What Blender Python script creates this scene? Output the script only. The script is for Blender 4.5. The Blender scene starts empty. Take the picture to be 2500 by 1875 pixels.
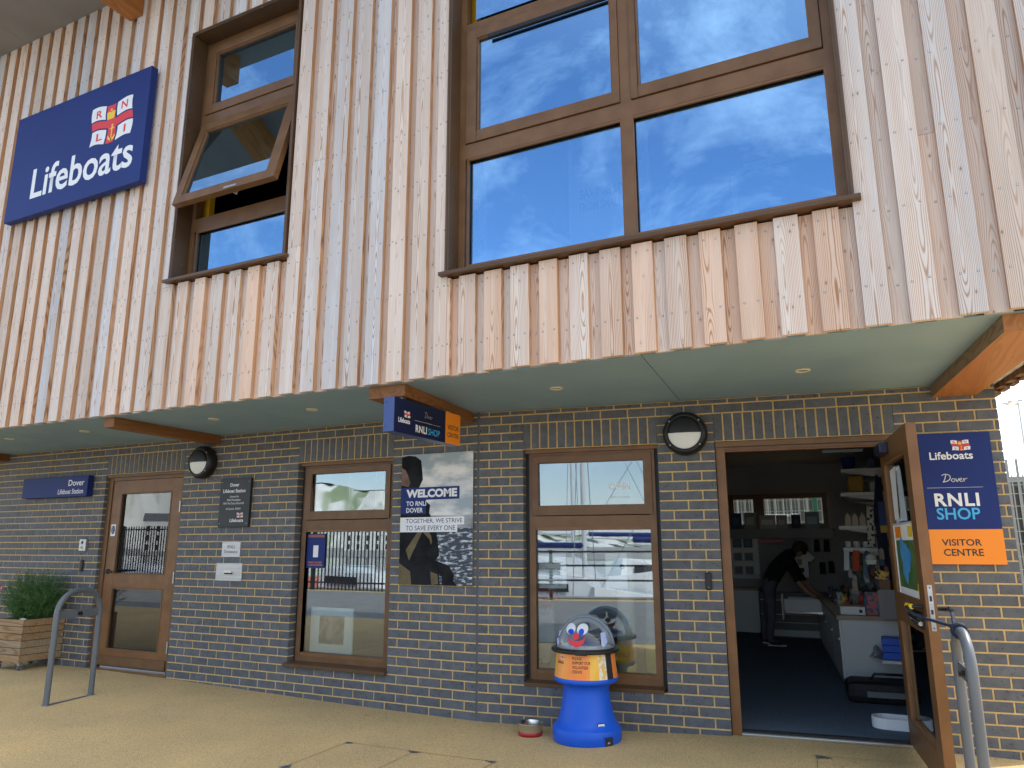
import bpy, bmesh, math, random
from math import sin, cos, pi, radians as R
from mathutils import Vector, Matrix
rnd = random.Random(7)
D = bpy.data
SC = bpy.context.scene
COL = SC.collection
# ------------------------------------------------------------------ camera
cam_d = D.cameras.new('camera'); cam = D.objects.new('camera', cam_d); COL.objects.link(cam)
cam_d.sensor_width = 36; cam_d.lens = 25.957; cam_d.clip_start = .05; cam_d.clip_end = 2000
cam.matrix_world = Matrix.Translation((3.084, -5.567, 1.324)) @ Matrix.Rotation(.4596, 4, 'Z') @ Matrix.Rotation(pi/2 + .2128, 4, 'X') @ Matrix.Rotation(-.002, 4, 'Z')
SC.camera = cam
# ------------------------------------------------------------------ sky, sun, exposure
SUN_EL, SUN_AZ = R(47), math.atan2(.72, .69)      # azimuth measured from +Y towards +X
W = D.worlds.new('World'); SC.world = W; W.use_nodes = True
nt = W.node_tree; N = nt.nodes; L = nt.links; N.clear()
out = N.new('ShaderNodeOutputWorld'); bg = N.new('ShaderNodeBackground')
sky = N.new('ShaderNodeTexSky'); sky.sky_type = 'NISHITA'; sky.sun_disc = False
sky.sun_elevation = SUN_EL; sky.sun_rotation = SUN_AZ; sky.air_density = 1.0; sky.dust_density = .6; sky.ozone_density = 1.6
tc = N.new('ShaderNodeTexCoord')
mp = N.new('ShaderNodeMapping'); mp.inputs['Scale'].default_value = (1.0, 1.4, 1.7); mp.inputs['Rotation'].default_value = (.2, .1, .9)
n1 = N.new('ShaderNodeTexNoise'); n1.inputs['Scale'].default_value = 3.4; n1.inputs['Detail'].default_value = 9; n1.inputs['Roughness'].default_value = .68; n1.inputs['Distortion'].default_value = .5
cr = N.new('ShaderNodeValToRGB'); cr.color_ramp.elements[0].position = .44; cr.color_ramp.elements[1].position = .80
sep = N.new('ShaderNodeSeparateXYZ')
# thin overcast veil over the sunward half of the sky, thinning away from the sun
veil = N.new('ShaderNodeVectorMath'); veil.operation = 'DOT_PRODUCT'; veil.inputs[1].default_value = (sin(SUN_AZ)*cos(SUN_EL), cos(SUN_AZ)*cos(SUN_EL), sin(SUN_EL))
vr = N.new('ShaderNodeMapRange'); vr.inputs['From Min'].default_value = -.1; vr.inputs['From Max'].default_value = .6; vr.inputs['To Min'].default_value = 0; vr.inputs['To Max'].default_value = .9
mx = N.new('ShaderNodeMath'); mx.operation = 'MAXIMUM'
mixc = N.new('ShaderNodeMixRGB'); mixc.inputs['Color2'].default_value = (7.6, 7.9, 8.3, 1)
L.new(tc.outputs['Generated'], mp.inputs['Vector']); L.new(mp.outputs['Vector'], n1.inputs['Vector']); L.new(n1.outputs['Fac'], cr.inputs['Fac'])
L.new(tc.outputs['Generated'], veil.inputs[0]); L.new(veil.outputs['Value'], vr.inputs['Value'])
cm = N.new('ShaderNodeMath'); cm.operation = 'MULTIPLY'; cm.inputs[1].default_value = .62
L.new(cr.outputs['Color'], cm.inputs[0]); L.new(cm.outputs[0], mx.inputs[0]); L.new(vr.outputs['Result'], mx.inputs[1])
# pale haze low over the horizon
L.new(tc.outputs['Generated'], sep.inputs[0]); hz = N.new('ShaderNodeMapRange'); hz.inputs['From Min'].default_value = 0; hz.inputs['From Max'].default_value = .14; hz.inputs['To Min'].default_value = .6; hz.inputs['To Max'].default_value = 0; hz.interpolation_type = 'SMOOTHSTEP'; L.new(sep.outputs['Z'], hz.inputs['Value'])
mh = N.new('ShaderNodeMath'); mh.operation = 'MAXIMUM'; L.new(mx.outputs[0], mh.inputs[0]); L.new(hz.outputs['Result'], mh.inputs[1])
L.new(mh.outputs[0], mixc.inputs['Fac']); L.new(sky.outputs['Color'], mixc.inputs['Color1'])
L.new(mixc.outputs['Color'], bg.inputs['Color']); L.new(bg.outputs[0], out.inputs[0])
bg.inputs['Strength'].default_value = .15
sd = D.lights.new('sun', 'SUN'); sd.energy = 2.6; sd.angle = R(.8); sd.color = (1, .93, .82)
so = D.objects.new('sun', sd); COL.objects.link(so)
so.rotation_euler = Vector((-sin(SUN_AZ)*cos(SUN_EL), -cos(SUN_AZ)*cos(SUN_EL), -sin(SUN_EL))).to_track_quat('-Z', 'Y').to_euler()
SC.view_settings.view_transform = 'Standard'; SC.view_settings.look = 'None'
SC.view_settings.exposure = 1.02; SC.view_settings.gamma = 1; SC.view_settings.use_curve_mapping = False
SC.cycles.max_bounces = 8; SC.cycles.transparent_max_bounces = 12; SC.cycles.use_denoising = True

# ------------------------------------------------------------------ materials
def M(name, col, rough=.7, metal=0, spec=.5, emit=None, alpha=None, trans=0):
    m = D.materials.new(name); m.use_nodes = True; b = m.node_tree.nodes['Principled BSDF']
    b.inputs['Base Color'].default_value = (*col, 1); b.inputs['Roughness'].default_value = rough; b.inputs['Metallic'].default_value = metal
    b.inputs['Specular IOR Level'].default_value = spec
    if trans: b.inputs['Transmission Weight'].default_value = trans
    return m
def MN(name, c1, c2, scale=8, rough=.7, bump=0, stretch=(1, 1, 1), detail=5, metal=0, spec=.4, perobj=0, lo=.35, hi=.65, bscale=None, spots=None, bdist=.01):
    """noise-varied procedural material; perobj = brightness variation from object to object"""
    m = M(name, c1, rough, metal, spec); t = m.node_tree; n = t.nodes; l = t.links; b = n['Principled BSDF']
    tc = n.new('ShaderNodeTexCoord'); mp = n.new('ShaderNodeMapping'); mp.inputs['Scale'].default_value = stretch
    oi = n.new('ShaderNodeObjectInfo'); ad = n.new('ShaderNodeVectorMath'); ad.operation = 'ADD'
    mu = n.new('ShaderNodeMath'); mu.operation = 'MULTIPLY'; mu.inputs[1].default_value = 57
    l.new(oi.outputs['Random'], mu.inputs[0]); l.new(tc.outputs['Object'], ad.inputs[0]); l.new(mu.outputs[0], ad.inputs[1]); l.new(ad.outputs[0], mp.inputs['Vector'])
    no = n.new('ShaderNodeTexNoise'); no.inputs['Scale'].default_value = scale; no.inputs['Detail'].default_value = detail; l.new(mp.outputs[0], no.inputs['Vector'])
    rp = n.new('ShaderNodeValToRGB'); rp.color_ramp.elements[0].position = lo; rp.color_ramp.elements[1].position = hi
    rp.color_ramp.elements[0].color = (*c1, 1); rp.color_ramp.elements[1].color = (*c2, 1); l.new(no.outputs['Fac'], rp.inputs['Fac'])
    last = rp.outputs['Color']
    if spots:
        v = n.new('ShaderNodeTexNoise'); v.inputs['Scale'].default_value = spots[0]; v.inputs['Detail'].default_value = 1; l.new(mp.outputs[0], v.inputs['Vector'])
        r2 = n.new('ShaderNodeValToRGB'); r2.color_ramp.elements[0].position = spots[1]; r2.color_ramp.elements[1].position = spots[1] + .05; l.new(v.outputs['Fac'], r2.inputs['Fac'])
        mi = n.new('ShaderNodeMixRGB'); mi.inputs['Color2'].default_value = (*spots[2], 1); l.new(r2.outputs['Color'], mi.inputs['Fac']); l.new(last, mi.inputs['Color1']); last = mi.outputs['Color']
    if perobj:
        hs = n.new('ShaderNodeHueSaturation'); mr = n.new('ShaderNodeMapRange'); mr.inputs['To Min'].default_value = 1 - perobj; mr.inputs['To Max'].default_value = 1 + perobj
        l.new(oi.outputs['Random'], mr.inputs['Value']); l.new(mr.outputs[0], hs.inputs['Value']); l.new(last, hs.inputs['Color']); last = hs.outputs['Color']
    l.new(last, b.inputs['Base Color'])
    if bump:
        nb = n.new('ShaderNodeTexNoise'); nb.inputs['Scale'].default_value = bscale or scale*4; nb.inputs['Detail'].default_value = 4; l.new(mp.outputs[0], nb.inputs['Vector'])
        bu = n.new('ShaderNodeBump'); bu.inputs['Strength'].default_value = bump; bu.inputs['Distance'].default_value = bdist; l.new(nb.outputs['Fac'], bu.inputs['Height']); l.new(bu.outputs[0], b.inputs['Normal'])
    return m
def MW(name, tan, grey, line, rough=.75, mixpos=.5, knots=True, rings=13, linestr=.8, axis='z', perobj=.09, cath=0):
    """sawn softwood: contour-like growth rings stretched along the board, dark knots, patchy weathering"""
    m = M(name, tan, rough, 0, .25); t = m.node_tree; n = t.nodes; l = t.links; b = n['Principled BSDF']
    tc = n.new('ShaderNodeTexCoord'); oi = n.new('ShaderNodeObjectInfo'); mu = n.new('ShaderNodeMath'); mu.operation = 'MULTIPLY'; mu.inputs[1].default_value = 91
    ad = n.new('ShaderNodeVectorMath'); ad.operation = 'ADD'
    l.new(oi.outputs['Random'], mu.inputs[0]); l.new(tc.outputs['Object'], ad.inputs[0]); l.new(mu.outputs[0], ad.inputs[1])
    def mapp(s):
        s = {'z': s, 'x': (s[2], s[0], s[1]), 'y': (s[0], s[2], s[1])}[axis]
        mp = n.new('ShaderNodeMapping'); mp.inputs['Scale'].default_value = s; l.new(ad.outputs[0], mp.inputs['Vector']); return mp.outputs[0]
    def noise(s, scale, det=3, dist=0):
        x = n.new('ShaderNodeTexNoise'); x.inputs['Scale'].default_value = scale; x.inputs['Detail'].default_value = det; x.inputs['Distortion'].default_value = dist; l.new(mapp(s), x.inputs['Vector']); return x.outputs['Fac']
    def math_(op, a, v):
        x = n.new('ShaderNodeMath'); x.operation = op; l.new(a, x.inputs[0])
        if isinstance(v, (int, float)): x.inputs[1].default_value = v
        else: l.new(v, x.inputs[1])
        return x.outputs[0]
    def ramp(f, p, c0=(0, 0, 0), c1=(1, 1, 1)):
        x = n.new('ShaderNodeValToRGB'); x.color_ramp.elements[0].position = p[0]; x.color_ramp.elements[1].position = p[1]
        x.color_ramp.elements[0].color = (*c0, 1); x.color_ramp.elements[1].color = (*c1, 1); l.new(f, x.inputs['Fac']); return x.outputs['Color']
    def mix(f, a, bb):
        x = n.new('ShaderNodeMixRGB'); l.new(f, x.inputs['Fac'])
        for i, v in (('Color1', a), ('Color2', bb)):
            if isinstance(v, tuple): x.inputs[i].default_value = (*v, 1)
            else: l.new(v, x.inputs[i])
        return x.outputs['Color']
    # weathering: each board leans tan or silver, with long streaks
    ob = ramp(math_('FRACT', math_('MULTIPLY', oi.outputs['Random'], 7.31), 0), (mixpos-.35, mixpos+.35))
    st = noise((9, 9, .22), 2.2, 4)
    w = ramp(math_('ADD', math_('MULTIPLY', ob, .40), math_('MULTIPLY', st, .66)), (.34, .72))
    base = mix(w, tan, grey)
    fine = ramp(noise((60, 60, 1.2), 3, 3), (.38, .62))
    base = mix(math_('MULTIPLY', fine, .22), base, tuple(min(1, c*.62) for c in grey))
    if cath:
        # rings of a log cut flat: distance to a pith that wanders behind the face
        gs = n.new('ShaderNodeSeparateXYZ'); l.new(tc.outputs['Generated'], gs.inputs[0])
        off = math_('SUBTRACT', math_('FRACT', math_('MULTIPLY', oi.outputs['Random'], 13.7), 0), .5)
        uu = math_('MULTIPLY', math_('ADD', math_('SUBTRACT', gs.outputs['X'], .5), math_('MULTIPLY', off, .45)), .13)
        dd = math_('ADD', math_('MULTIPLY', noise((.7, .7, 1.5), 1.0, 1.0), .085), -.022)
        wob = math_('MULTIPLY', noise((16, 16, 2.2), 1.0, 2), .010)
        rr_ = math_('ADD', math_('POWER', math_('ADD', math_('MULTIPLY', uu, uu), math_('MULTIPLY', dd, dd)), .5), wob)
        rg = math_('PINGPONG', math_('MULTIPLY', rr_, cath), .5)
    else:
        rg = math_('PINGPONG', math_('MULTIPLY', noise((6.5, 6.5, .55), 1.0, 1.2, .25), rings*1.9), .5)
    ln_ = ramp(rg, (.05, .24) if cath else (.02, .30), (1, 1, 1), (0, 0, 0))
    vis = ramp(noise((7, 7, .5), 1.4, 2), (.30, .60))
    base = mix(math_('MULTIPLY', math_('MULTIPLY', ln_, vis), linestr), base, line)
    if knots:
        vo = n.new('ShaderNodeTexVoronoi'); vo.inputs['Scale'].default_value = 1; l.new(mapp((13, 13, 6.5)), vo.inputs['Vector'])
        k = ramp(vo.outputs['Distance'], (.045, .085), (1, 1, 1), (0, 0, 0))
        base = mix(math_('MULTIPLY', k, .72), base, (.10, .06, .045))
        k2 = ramp(vo.outputs['Distance'], (.08, .22), (1, 1, 1), (0, 0, 0))
        base = mix(math_('MULTIPLY', k2, .22), base, tuple(c*.6 for c in tan))
    hs = n.new('ShaderNodeHueSaturation'); mr = n.new('ShaderNodeMapRange'); mr.inputs['To Min'].default_value = 1 - perobj; mr.inputs['To Max'].default_value = 1 + perobj
    l.new(oi.outputs['Random'], mr.inputs['Value']); l.new(mr.outputs[0], hs.inputs['Value']); l.new(base, hs.inputs['Color'])
    l.new(hs.outputs['Color'], b.inputs['Base Color'])
    bu = n.new('ShaderNodeBump'); bu.inputs['Strength'].default_value = .35; bu.inputs['Distance'].default_value = .002; l.new(rg, bu.inputs['Height']); l.new(bu.outputs[0], b.inputs['Normal'])
    return m
def MG(name, refl, tint=(1, 1, 1), rough=0.0, wav=0, tcol=(.88, .91, .90)):
    """window glass: coated pane that mirrors the light side and lets the room show through (fac rises towards grazing)"""
    m = D.materials.new(name); m.use_nodes = True; t = m.node_tree; n = t.nodes; l = t.links; n.clear()
    o = n.new('ShaderNodeOutputMaterial'); g = n.new('ShaderNodeBsdfGlossy'); g.inputs['Roughness'].default_value = rough; g.inputs['Color'].default_value = (*tint, 1)
    tr = n.new('ShaderNodeBsdfTransparent'); tr.inputs['Color'].default_value = (*tcol, 1)
    lw = n.new('ShaderNodeLayerWeight'); lw.inputs['Blend'].default_value = .25
    mr = n.new('ShaderNodeMapRange'); mr.inputs['To Min'].default_value = refl; mr.inputs['To Max'].default_value = 1; l.new(lw.outputs['Fresnel'], mr.inputs['Value'])
    mi = n.new('ShaderNodeMixShader'); l.new(mr.outputs[0], mi.inputs[0]); l.new(tr.outputs[0], mi.inputs[1]); l.new(g.outputs[0], mi.inputs[2]); l.new(mi.outputs[0], o.inputs[0])
    if wav:
        tc = n.new('ShaderNodeTexCoord'); no = n.new('ShaderNodeTexNoise'); no.inputs['Scale'].default_value = 5; no.inputs['Detail'].default_value = 1; l.new(tc.outputs['Object'], no.inputs['Vector'])
        bu = n.new('ShaderNodeBump'); bu.inputs['Strength'].default_value = wav; bu.inputs['Distance'].default_value = .004; l.new(no.outputs['Fac'], bu.inputs['Height']); l.new(bu.outputs[0], g.inputs['Normal'])
    return m
brick_m = MN('engineering_brick', (.090, .098, .114), (.122, .130, .148), 14, .62, .25, perobj=.11, spots=(55, .66, (.06, .06, .065)), bscale=160, bdist=.002)
mortar_m = MN('sandy_mortar', (.56, .385, .155), (.68, .48, .22), 30, .95, .5, bscale=200, bdist=.002)
board_m = MW('weathered_larch', (.73, .60, .51), (.63, .63, .65), (.38, .22, .13), linestr=.85, cath=135, perobj=.12)
side_m = MW('sheltered_larch_edge', (.60, .35, .19), (.66, .43, .27), (.25, .10, .04), mixpos=.55, knots=False)
apron_m = MW('lightly_weathered_larch', (.74, .52, .39), (.72, .64, .58), (.40, .19, .09), mixpos=.6, linestr=.95, cath=125)
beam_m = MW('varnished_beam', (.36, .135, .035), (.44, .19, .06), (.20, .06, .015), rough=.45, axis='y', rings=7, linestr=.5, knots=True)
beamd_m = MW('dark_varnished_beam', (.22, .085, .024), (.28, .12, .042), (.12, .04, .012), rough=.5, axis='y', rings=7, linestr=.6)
endb_m = MW('shaded_end_larch', (.15, .075, .045), (.19, .11, .07), (.08, .04, .02))  # darkened larch: shade on the end boards is put into the colour
beamside_m = MW('dusty_beam_side', (.26, .17, .095), (.31, .22, .13), (.12, .07, .035), rough=.6, axis='y', rings=9, linestr=.8)
frame_m = MN('brown_stained_timber', (.138, .067, .026), (.176, .088, .036), 7, .42, .05, perobj=.08)
framel_m = MN('amber_stained_timber', (.168, .075, .026), (.215, .100, .036), 7, .40, .05, perobj=.06)
metalb_m = MN('bronze_metal_lining', (.070, .038, .018), (.098, .054, .026), 3, .45, .03, spots=(40, .70, (.16, .11, .07)), perobj=.05)
trim_m = MN('bronze_trim', (.090, .046, .020), (.115, .060, .028), 3, .38, .03, perobj=.05)
soffit_m = MN('teal_grey_soffit_board', (.225, .35, .455), (.255, .385, .49), 2.5, .55, .03, spots=(30, .735, (.30, .36, .36)))
eave_m = MN('grey_eaves_board', (.20, .20, .205), (.23, .23, .235), 2, .7)
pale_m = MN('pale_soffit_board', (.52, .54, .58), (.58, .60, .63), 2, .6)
navy_m = MN('navy_sign_enamel', (.014, .030, .155), (.016, .034, .170), 2, .5, spec=.2)
navyd_m = M('dark_navy_enamel', (.006, .010, .05), .3)
navyl_m = M('blue_sign_return', (.035, .065, .22), .35)
orange_m = MN('orange_sign_enamel', (.92, .27, .012), (.95, .29, .015), 2, .35)
white_m = MN('white_print', (.78, .79, .80), (.82, .82, .82), 5, .45)
red_m = M('red_print', (.70, .03, .035), .45); yell_m = M('yellow_print', (.85, .55, .03), .45); cyan_m = M('cyan_print', (.05, .42, .80), .45)
black_m = MN('black_plastic', (.010, .010, .012), (.016, .016, .018), 6, .38, .02)
ink_m = M('black_ink', (.02, .02, .025), .6)
steel_m = MN('brushed_steel', (.42, .42, .43), (.52, .52, .53), 3, .38, .05, (1, 1, 30), metal=.85)
chrome_m = M('bright_steel', (.7, .7, .7), .2, 1)
galv_m = MN('grey_coated_steel', (.105, .118, .135), (.125, .138, .155), 4, .42, .04, spec=.5)
opal_m = M('opal_lamp_glass', (.74, .76, .74), .25)
cream_m = M('cream_lamp_ring', (.66, .60, .42), .4)
blue_m = MN('blue_moulded_plastic', (.006, .095, .60), (.008, .11, .70), 3, .42, .05, bscale=90)
rubber_m = M('black_rubber', (.012, .012, .012), .5)
slate_m = MN('slate_plaque', (.018, .019, .022), (.026, .027, .03), 6, .42)
glassU_m = MG('sky_reflecting_glass', .54, (.40, .68, .98)); glassL_m = MG('shop_window_glass', .16, (.80, .90, 1)); glassD_m = MG('door_glass', .12, (.86, .93, 1)); clear_m = MG('dome_plastic', .05, tcol=(.97, .98, .99))
shell_m = MN('painted_plaster', (.34, .34, .34), (.38, .38, .375), 3, .8)
dark_m = M('dark_room_lining', (.05, .05, .055), .8)
carpet_m = MN('navy_carpet', (.070, .105, .155), (.15, .20, .27), 160, .95, .4, bscale=300)
cab_m = MN('white_laminate', (.66, .69, .70), (.70, .72, .73), 2, .4)
cabs_m = MN('grey_laminate', (.16, .16, .17), (.19, .19, .2), 2, .4)
worktop_m = MN('beige_worktop', (.34, .27, .20), (.40, .32, .24), 9, .5)
deck_m = MW('planter_softwood', (.36, .22, .11), (.33, .25, .16), (.20, .10, .04), axis='x', rings=8, rough=.7)
soil_m = MN('potting_soil', (.03, .022, .015), (.07, .05, .035), 40, .95, .8)
leaf_m = MN('feathery_leaf', (.045, .125, .028), (.085, .19, .050), 7, .6, perobj=.05); stem_m = M('green_stem', (.06, .12, .03), .6)
petal_m = M('magenta_petal', (.55, .03, .18), .6); stone_m = MN('pale_stone', (.5, .47, .42), (.62, .6, .56), 9, .8)
skin_m = MN('skin', (.42, .24, .17), (.46, .27, .2), 9, .55); hair_m = M('dark_hair', (.03, .025, .022), .7)
shirt_m = MN('black_jersey', (.010, .010, .012), (.016, .016, .018), 9, .85); trou_m = MN('grey_trousers', (.11, .11, .145), (.14, .14, .18), 9, .85, .3)
rope_m = MN('navy_rope', (.010, .016, .04), (.03, .04, .08), 120, .8, .8, bscale=200); yplas_m = M('yellow_plastic', (.85, .60, .02), .35)
# resin-bound gravel: grains by voronoi, tonal patches, browner and darker towards grain edges
def gravel(name):
    m = M(name, (.4, .3, .17), .9); t = m.node_tree; n = t.nodes; l = t.links; b = n['Principled BSDF']
    tc = n.new('ShaderNodeTexCoord'); v = n.new('ShaderNodeTexVoronoi'); v.inputs['Scale'].default_value = 150; l.new(tc.outputs['Object'], v.inputs['Vector'])
    r = n.new('ShaderNodeValToRGB'); e = r.color_ramp; e.elements[0].position = .0; e.elements[0].color = (.48, .34, .165, 1); e.elements[1].position = 1; e.elements[1].color = (.88, .71, .42, 1)
    x = e.elements.new(.42); x.color = (.71, .53, .275, 1); x = e.elements.new(.8); x.color = (.77, .58, .305, 1); l.new(v.outputs['Color'], r.inputs['Fac'])
    no = n.new('ShaderNodeTexNoise'); no.inputs['Scale'].default_value = 1.1; no.inputs['Detail'].default_value = 5; l.new(tc.outputs['Object'], no.inputs['Vector'])
    r2 = n.new('ShaderNodeValToRGB'); r2.color_ramp.elements[0].position = .36; r2.color_ramp.elements[0].color = (.84, .82, .79, 1); r2.color_ramp.elements[1].position = .66; r2.color_ramp.elements[1].color = (1.08, 1.02, .92, 1); l.new(no.outputs['Fac'], r2.inputs['Fac'])
    mu = n.new('ShaderNodeMixRGB'); mu.blend_type = 'MULTIPLY'; mu.inputs['Fac'].default_value = .8; l.new(r.outputs['Color'], mu.inputs['Color1']); l.new(r2.outputs['Color'], mu.inputs['Color2'])
    d = n.new('ShaderNodeValToRGB'); d.color_ramp.elements[0].position = .25; d.color_ramp.elements[0].color = (1, 1, 1, 1); d.color_ramp.elements[1].position = .62; d.color_ramp.elements[1].color = (.74, .70, .62, 1); l.new(v.outputs['Distance'], d.inputs['Fac'])
    m2 = n.new('ShaderNodeMixRGB'); m2.blend_type = 'MULTIPLY'; m2.inputs['Fac'].default_value = .9; l.new(mu.outputs[0], m2.inputs['Color1']); l.new(d.outputs[0], m2.inputs['Color2'])
    l.new(m2.outputs[0], b.inputs['Base Color'])
    bu = n.new('ShaderNodeBump'); bu.inputs['Strength'].default_value = .7; bu.inputs['Distance'].default_value = .004; bu.invert = True; l.new(v.outputs['Distance'], bu.inputs['Height']); l.new(bu.outputs[0], b.inputs['Normal'])
    return m
gravel_m = gravel('resin_bound_gravel')
# ------------------------------------------------------------------ geometry helpers
class MB:
    def __init__(s): s.v = []; s.f = []; s.m = []; s.sm = []
    def add(s, vs, fs, m=0, smooth=False):
        k = len(s.v); s.v += [tuple(v) for v in vs]
        for f in fs: s.f.append(tuple(k+i for i in f)); s.m.append(m); s.sm.append(smooth)
        return s
    def box(s, x0, x1, y0, y1, z0, z1, m=0, mf=None):
        """mf: optional dict face->material, faces: front(-y) back left right bottom top"""
        x0, x1 = sorted((x0, x1)); y0, y1 = sorted((y0, y1)); z0, z1 = sorted((z0, z1))
        vs = [(x0,y0,z0),(x1,y0,z0),(x1,y1,z0),(x0,y1,z0),(x0,y0,z1),(x1,y0,z1),(x1,y1,z1),(x0,y1,z1)]
        for nm, f in (('front',(0,1,5,4)),('back',(2,3,7,6)),('left',(3,0,4,7)),('right',(1,2,6,5)),('bottom',(3,2,1,0)),('top',(4,5,6,7))):
            s.add([vs[i] for i in f], [(0,1,2,3)], (mf or {}).get(nm, m))
        return s
    def prism(s, poly, y0, y1, m=0, ms=None):
        """polygon in xz (counter-clockwise seen from -y), extruded y0 (front) .. y1"""
        n = len(poly)
        s.add([(x, y0, z) for x, z in poly], [tuple(range(n))], m)
        if y1 is not None:
            s.add([(x, y1, z) for x, z in poly], [tuple(reversed(range(n)))], m)
            for i in range(n):
                a, b = poly[i], poly[(i+1) % n]
                s.add([(a[0], y0, a[1]), (a[0], y1, a[1]), (b[0], y1, b[1]), (b[0], y0, b[1])], [(0,1,2,3)], m if ms is None else ms)
        return s
    def tube(s, pts, r, n=10, m=0, caps=True, closed=False):
        pts = [Vector(p) for p in pts]; k = len(s.v); rings = []
        rr = r if isinstance(r, (list, tuple)) else [r]*len(pts)
        up = None
        for i, p in enumerate(pts):
            d = (pts[min(i+1, len(pts)-1)] - pts[max(i-1, 0)]).normalized()
            if closed: d = (pts[(i+1) % len(pts)] - pts[i-1]).normalized()
            if up is None:
                up = Vector((0, 0, 1)) if abs(d.z) < .9 else Vector((1, 0, 0))
            a = d.cross(up).normalized(); up = a.cross(d).normalized()
            rings.append([p + a*(cos(2*pi*j/n)*rr[i]) + up*(sin(2*pi*j/n)*rr[i]) for j in range(n)])
        vs = [v for rg in rings for v in rg]; fs = []
        for i in range(len(rings) - (0 if closed else 1)):
            q = (i+1) % len(rings)
            for j in range(n): fs.append((i*n+j, i*n+(j+1) % n, q*n+(j+1) % n, q*n+j))
        s.add(vs, fs, m, True)
        if caps and not closed:
            s.add(rings[0], [tuple(reversed(range(n)))], m); s.add(rings[-1], [tuple(range(n))], m)
        return s
    def lathe(s, prof, c=(0, 0, 0), n=32, m=0, smooth=True, axis='z', a0=0, a1=2*pi):
        """prof: (r, h) list; axis z (up) or y (facing -y, h = distance towards -y)"""
        vs = []; full = abs(a1-a0-2*pi) < 1e-6; nn = n if full else n+1
        for r_, h in prof:
            for j in range(nn):
                a = a0 + (a1-a0)*j/n
                vs.append((c[0]+r_*cos(a), c[1]+r_*sin(a), c[2]+h) if axis == 'z' else (c[0]+r_*cos(a), c[1]-h, c[2]+r_*sin(a)))
        fs = []
        for i in range(len(prof)-1):
            for j in range(n):
                q = (j+1) % nn; fs.append((i*nn+j, i*nn+q, (i+1)*nn+q, (i+1)*nn+j))
        return s.add(vs, fs, m, smooth)
    def disc(s, c, r, n=16, m=0, ry=None):
        ry = ry or r
        return s.add([(c[0]+r*cos(2*pi*j/n), c[1], c[2]+ry*sin(2*pi*j/n)) for j in range(n)], [tuple(range(n))], m)
    def mesh(s, name, mats):
        me = D.meshes.new(name); me.from_pydata(s.v, [], s.f)
        for m in mats: me.materials.append(m)
        me.polygons.foreach_set('material_index', s.m); me.polygons.foreach_set('use_smooth', s.sm); me.update(); return me
    def build(s, name, mats, parent=None, loc=None, rot=None, merge=False, bevel=0):
        if not isinstance(mats, (list, tuple)): mats = [mats]
        me = s.mesh(name, mats)
        if merge or bevel:
            bm = bmesh.new(); bm.from_mesh(me); bmesh.ops.remove_doubles(bm, verts=bm.verts, dist=1e-5)
            if bevel:
                ed = [e for e in bm.edges if len(e.link_faces) == 2 and e.calc_face_angle(0) > .6]
                bmesh.ops.bevel(bm, geom=ed, offset=bevel, segments=2, affect='EDGES', profile=.5, clamp_overlap=True)
            bmesh.ops.recalc_face_normals(bm, faces=bm.faces); bm.to_mesh(me); bm.free()
        return link(name, me, parent, loc, rot)
def link(name, me, parent=None, loc=None, rot=None):
    o = D.objects.new(name, me); COL.objects.link(o)
    if parent: o.parent = parent
    if loc: o.location = loc
    if rot: o.rotation_euler = rot
    return o
def tag(o, label=None, cat=None, group=None, kind=None):
    for k, v in (('label', label), ('category', cat), ('group', group), ('kind', kind)):
        if v: o[k] = v
    return o
def thing(name, label, cat, loc=(0, 0, 0), rz=0, group=None):
    o = D.objects.new(name, None); COL.objects.link(o); o.location = loc; o.rotation_euler = (0, 0, rz); o.empty_display_size = .1
    return tag(o, label, cat, group)
def copy_tree(o, parent=None):
    c = o.copy(); COL.objects.link(c)
    if parent: c.parent = parent
    for ch in list(o.children): copy_tree(ch, c)
    return c
def B(name, mats, parent, *a, bevel=0, **k): return MB().box(*a, **k).build(name, mats, parent, bevel=bevel)
_tx = {}
def text(s, x0, x1, z0, z1, y, mat, parent, bold=0, name='lettering', ext=.0006, shear=0, space=1):
    """words as thin raised print filling x0..x1, z0..z1 on a face that looks to -y"""
    cu = D.curves.new('t', 'FONT'); cu.body = s; cu.offset = bold; cu.resolution_u = 3; cu.shear = shear; cu.space_character = space; cu.size = 1
    o = D.objects.new('t', cu); COL.objects.link(o); bpy.context.view_layer.update()
    me = D.meshes.new_from_object(o); D.objects.remove(o); D.curves.remove(cu)
    xs = [v.co.x for v in me.vertices]; ys = [v.co.y for v in me.vertices]
    ax, bx, ay, by = min(xs), max(xs), min(ys), max(ys)
    for v in me.vertices:
        v.co = (x0 + (v.co.x-ax)/(bx-ax)*(x1-x0), y - ext, z0 + (v.co.y-ay)/(by-ay)*(z1-z0))
    me.materials.clear(); me.materials.append(mat); me.name = name
    return link(name, me, parent)
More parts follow.
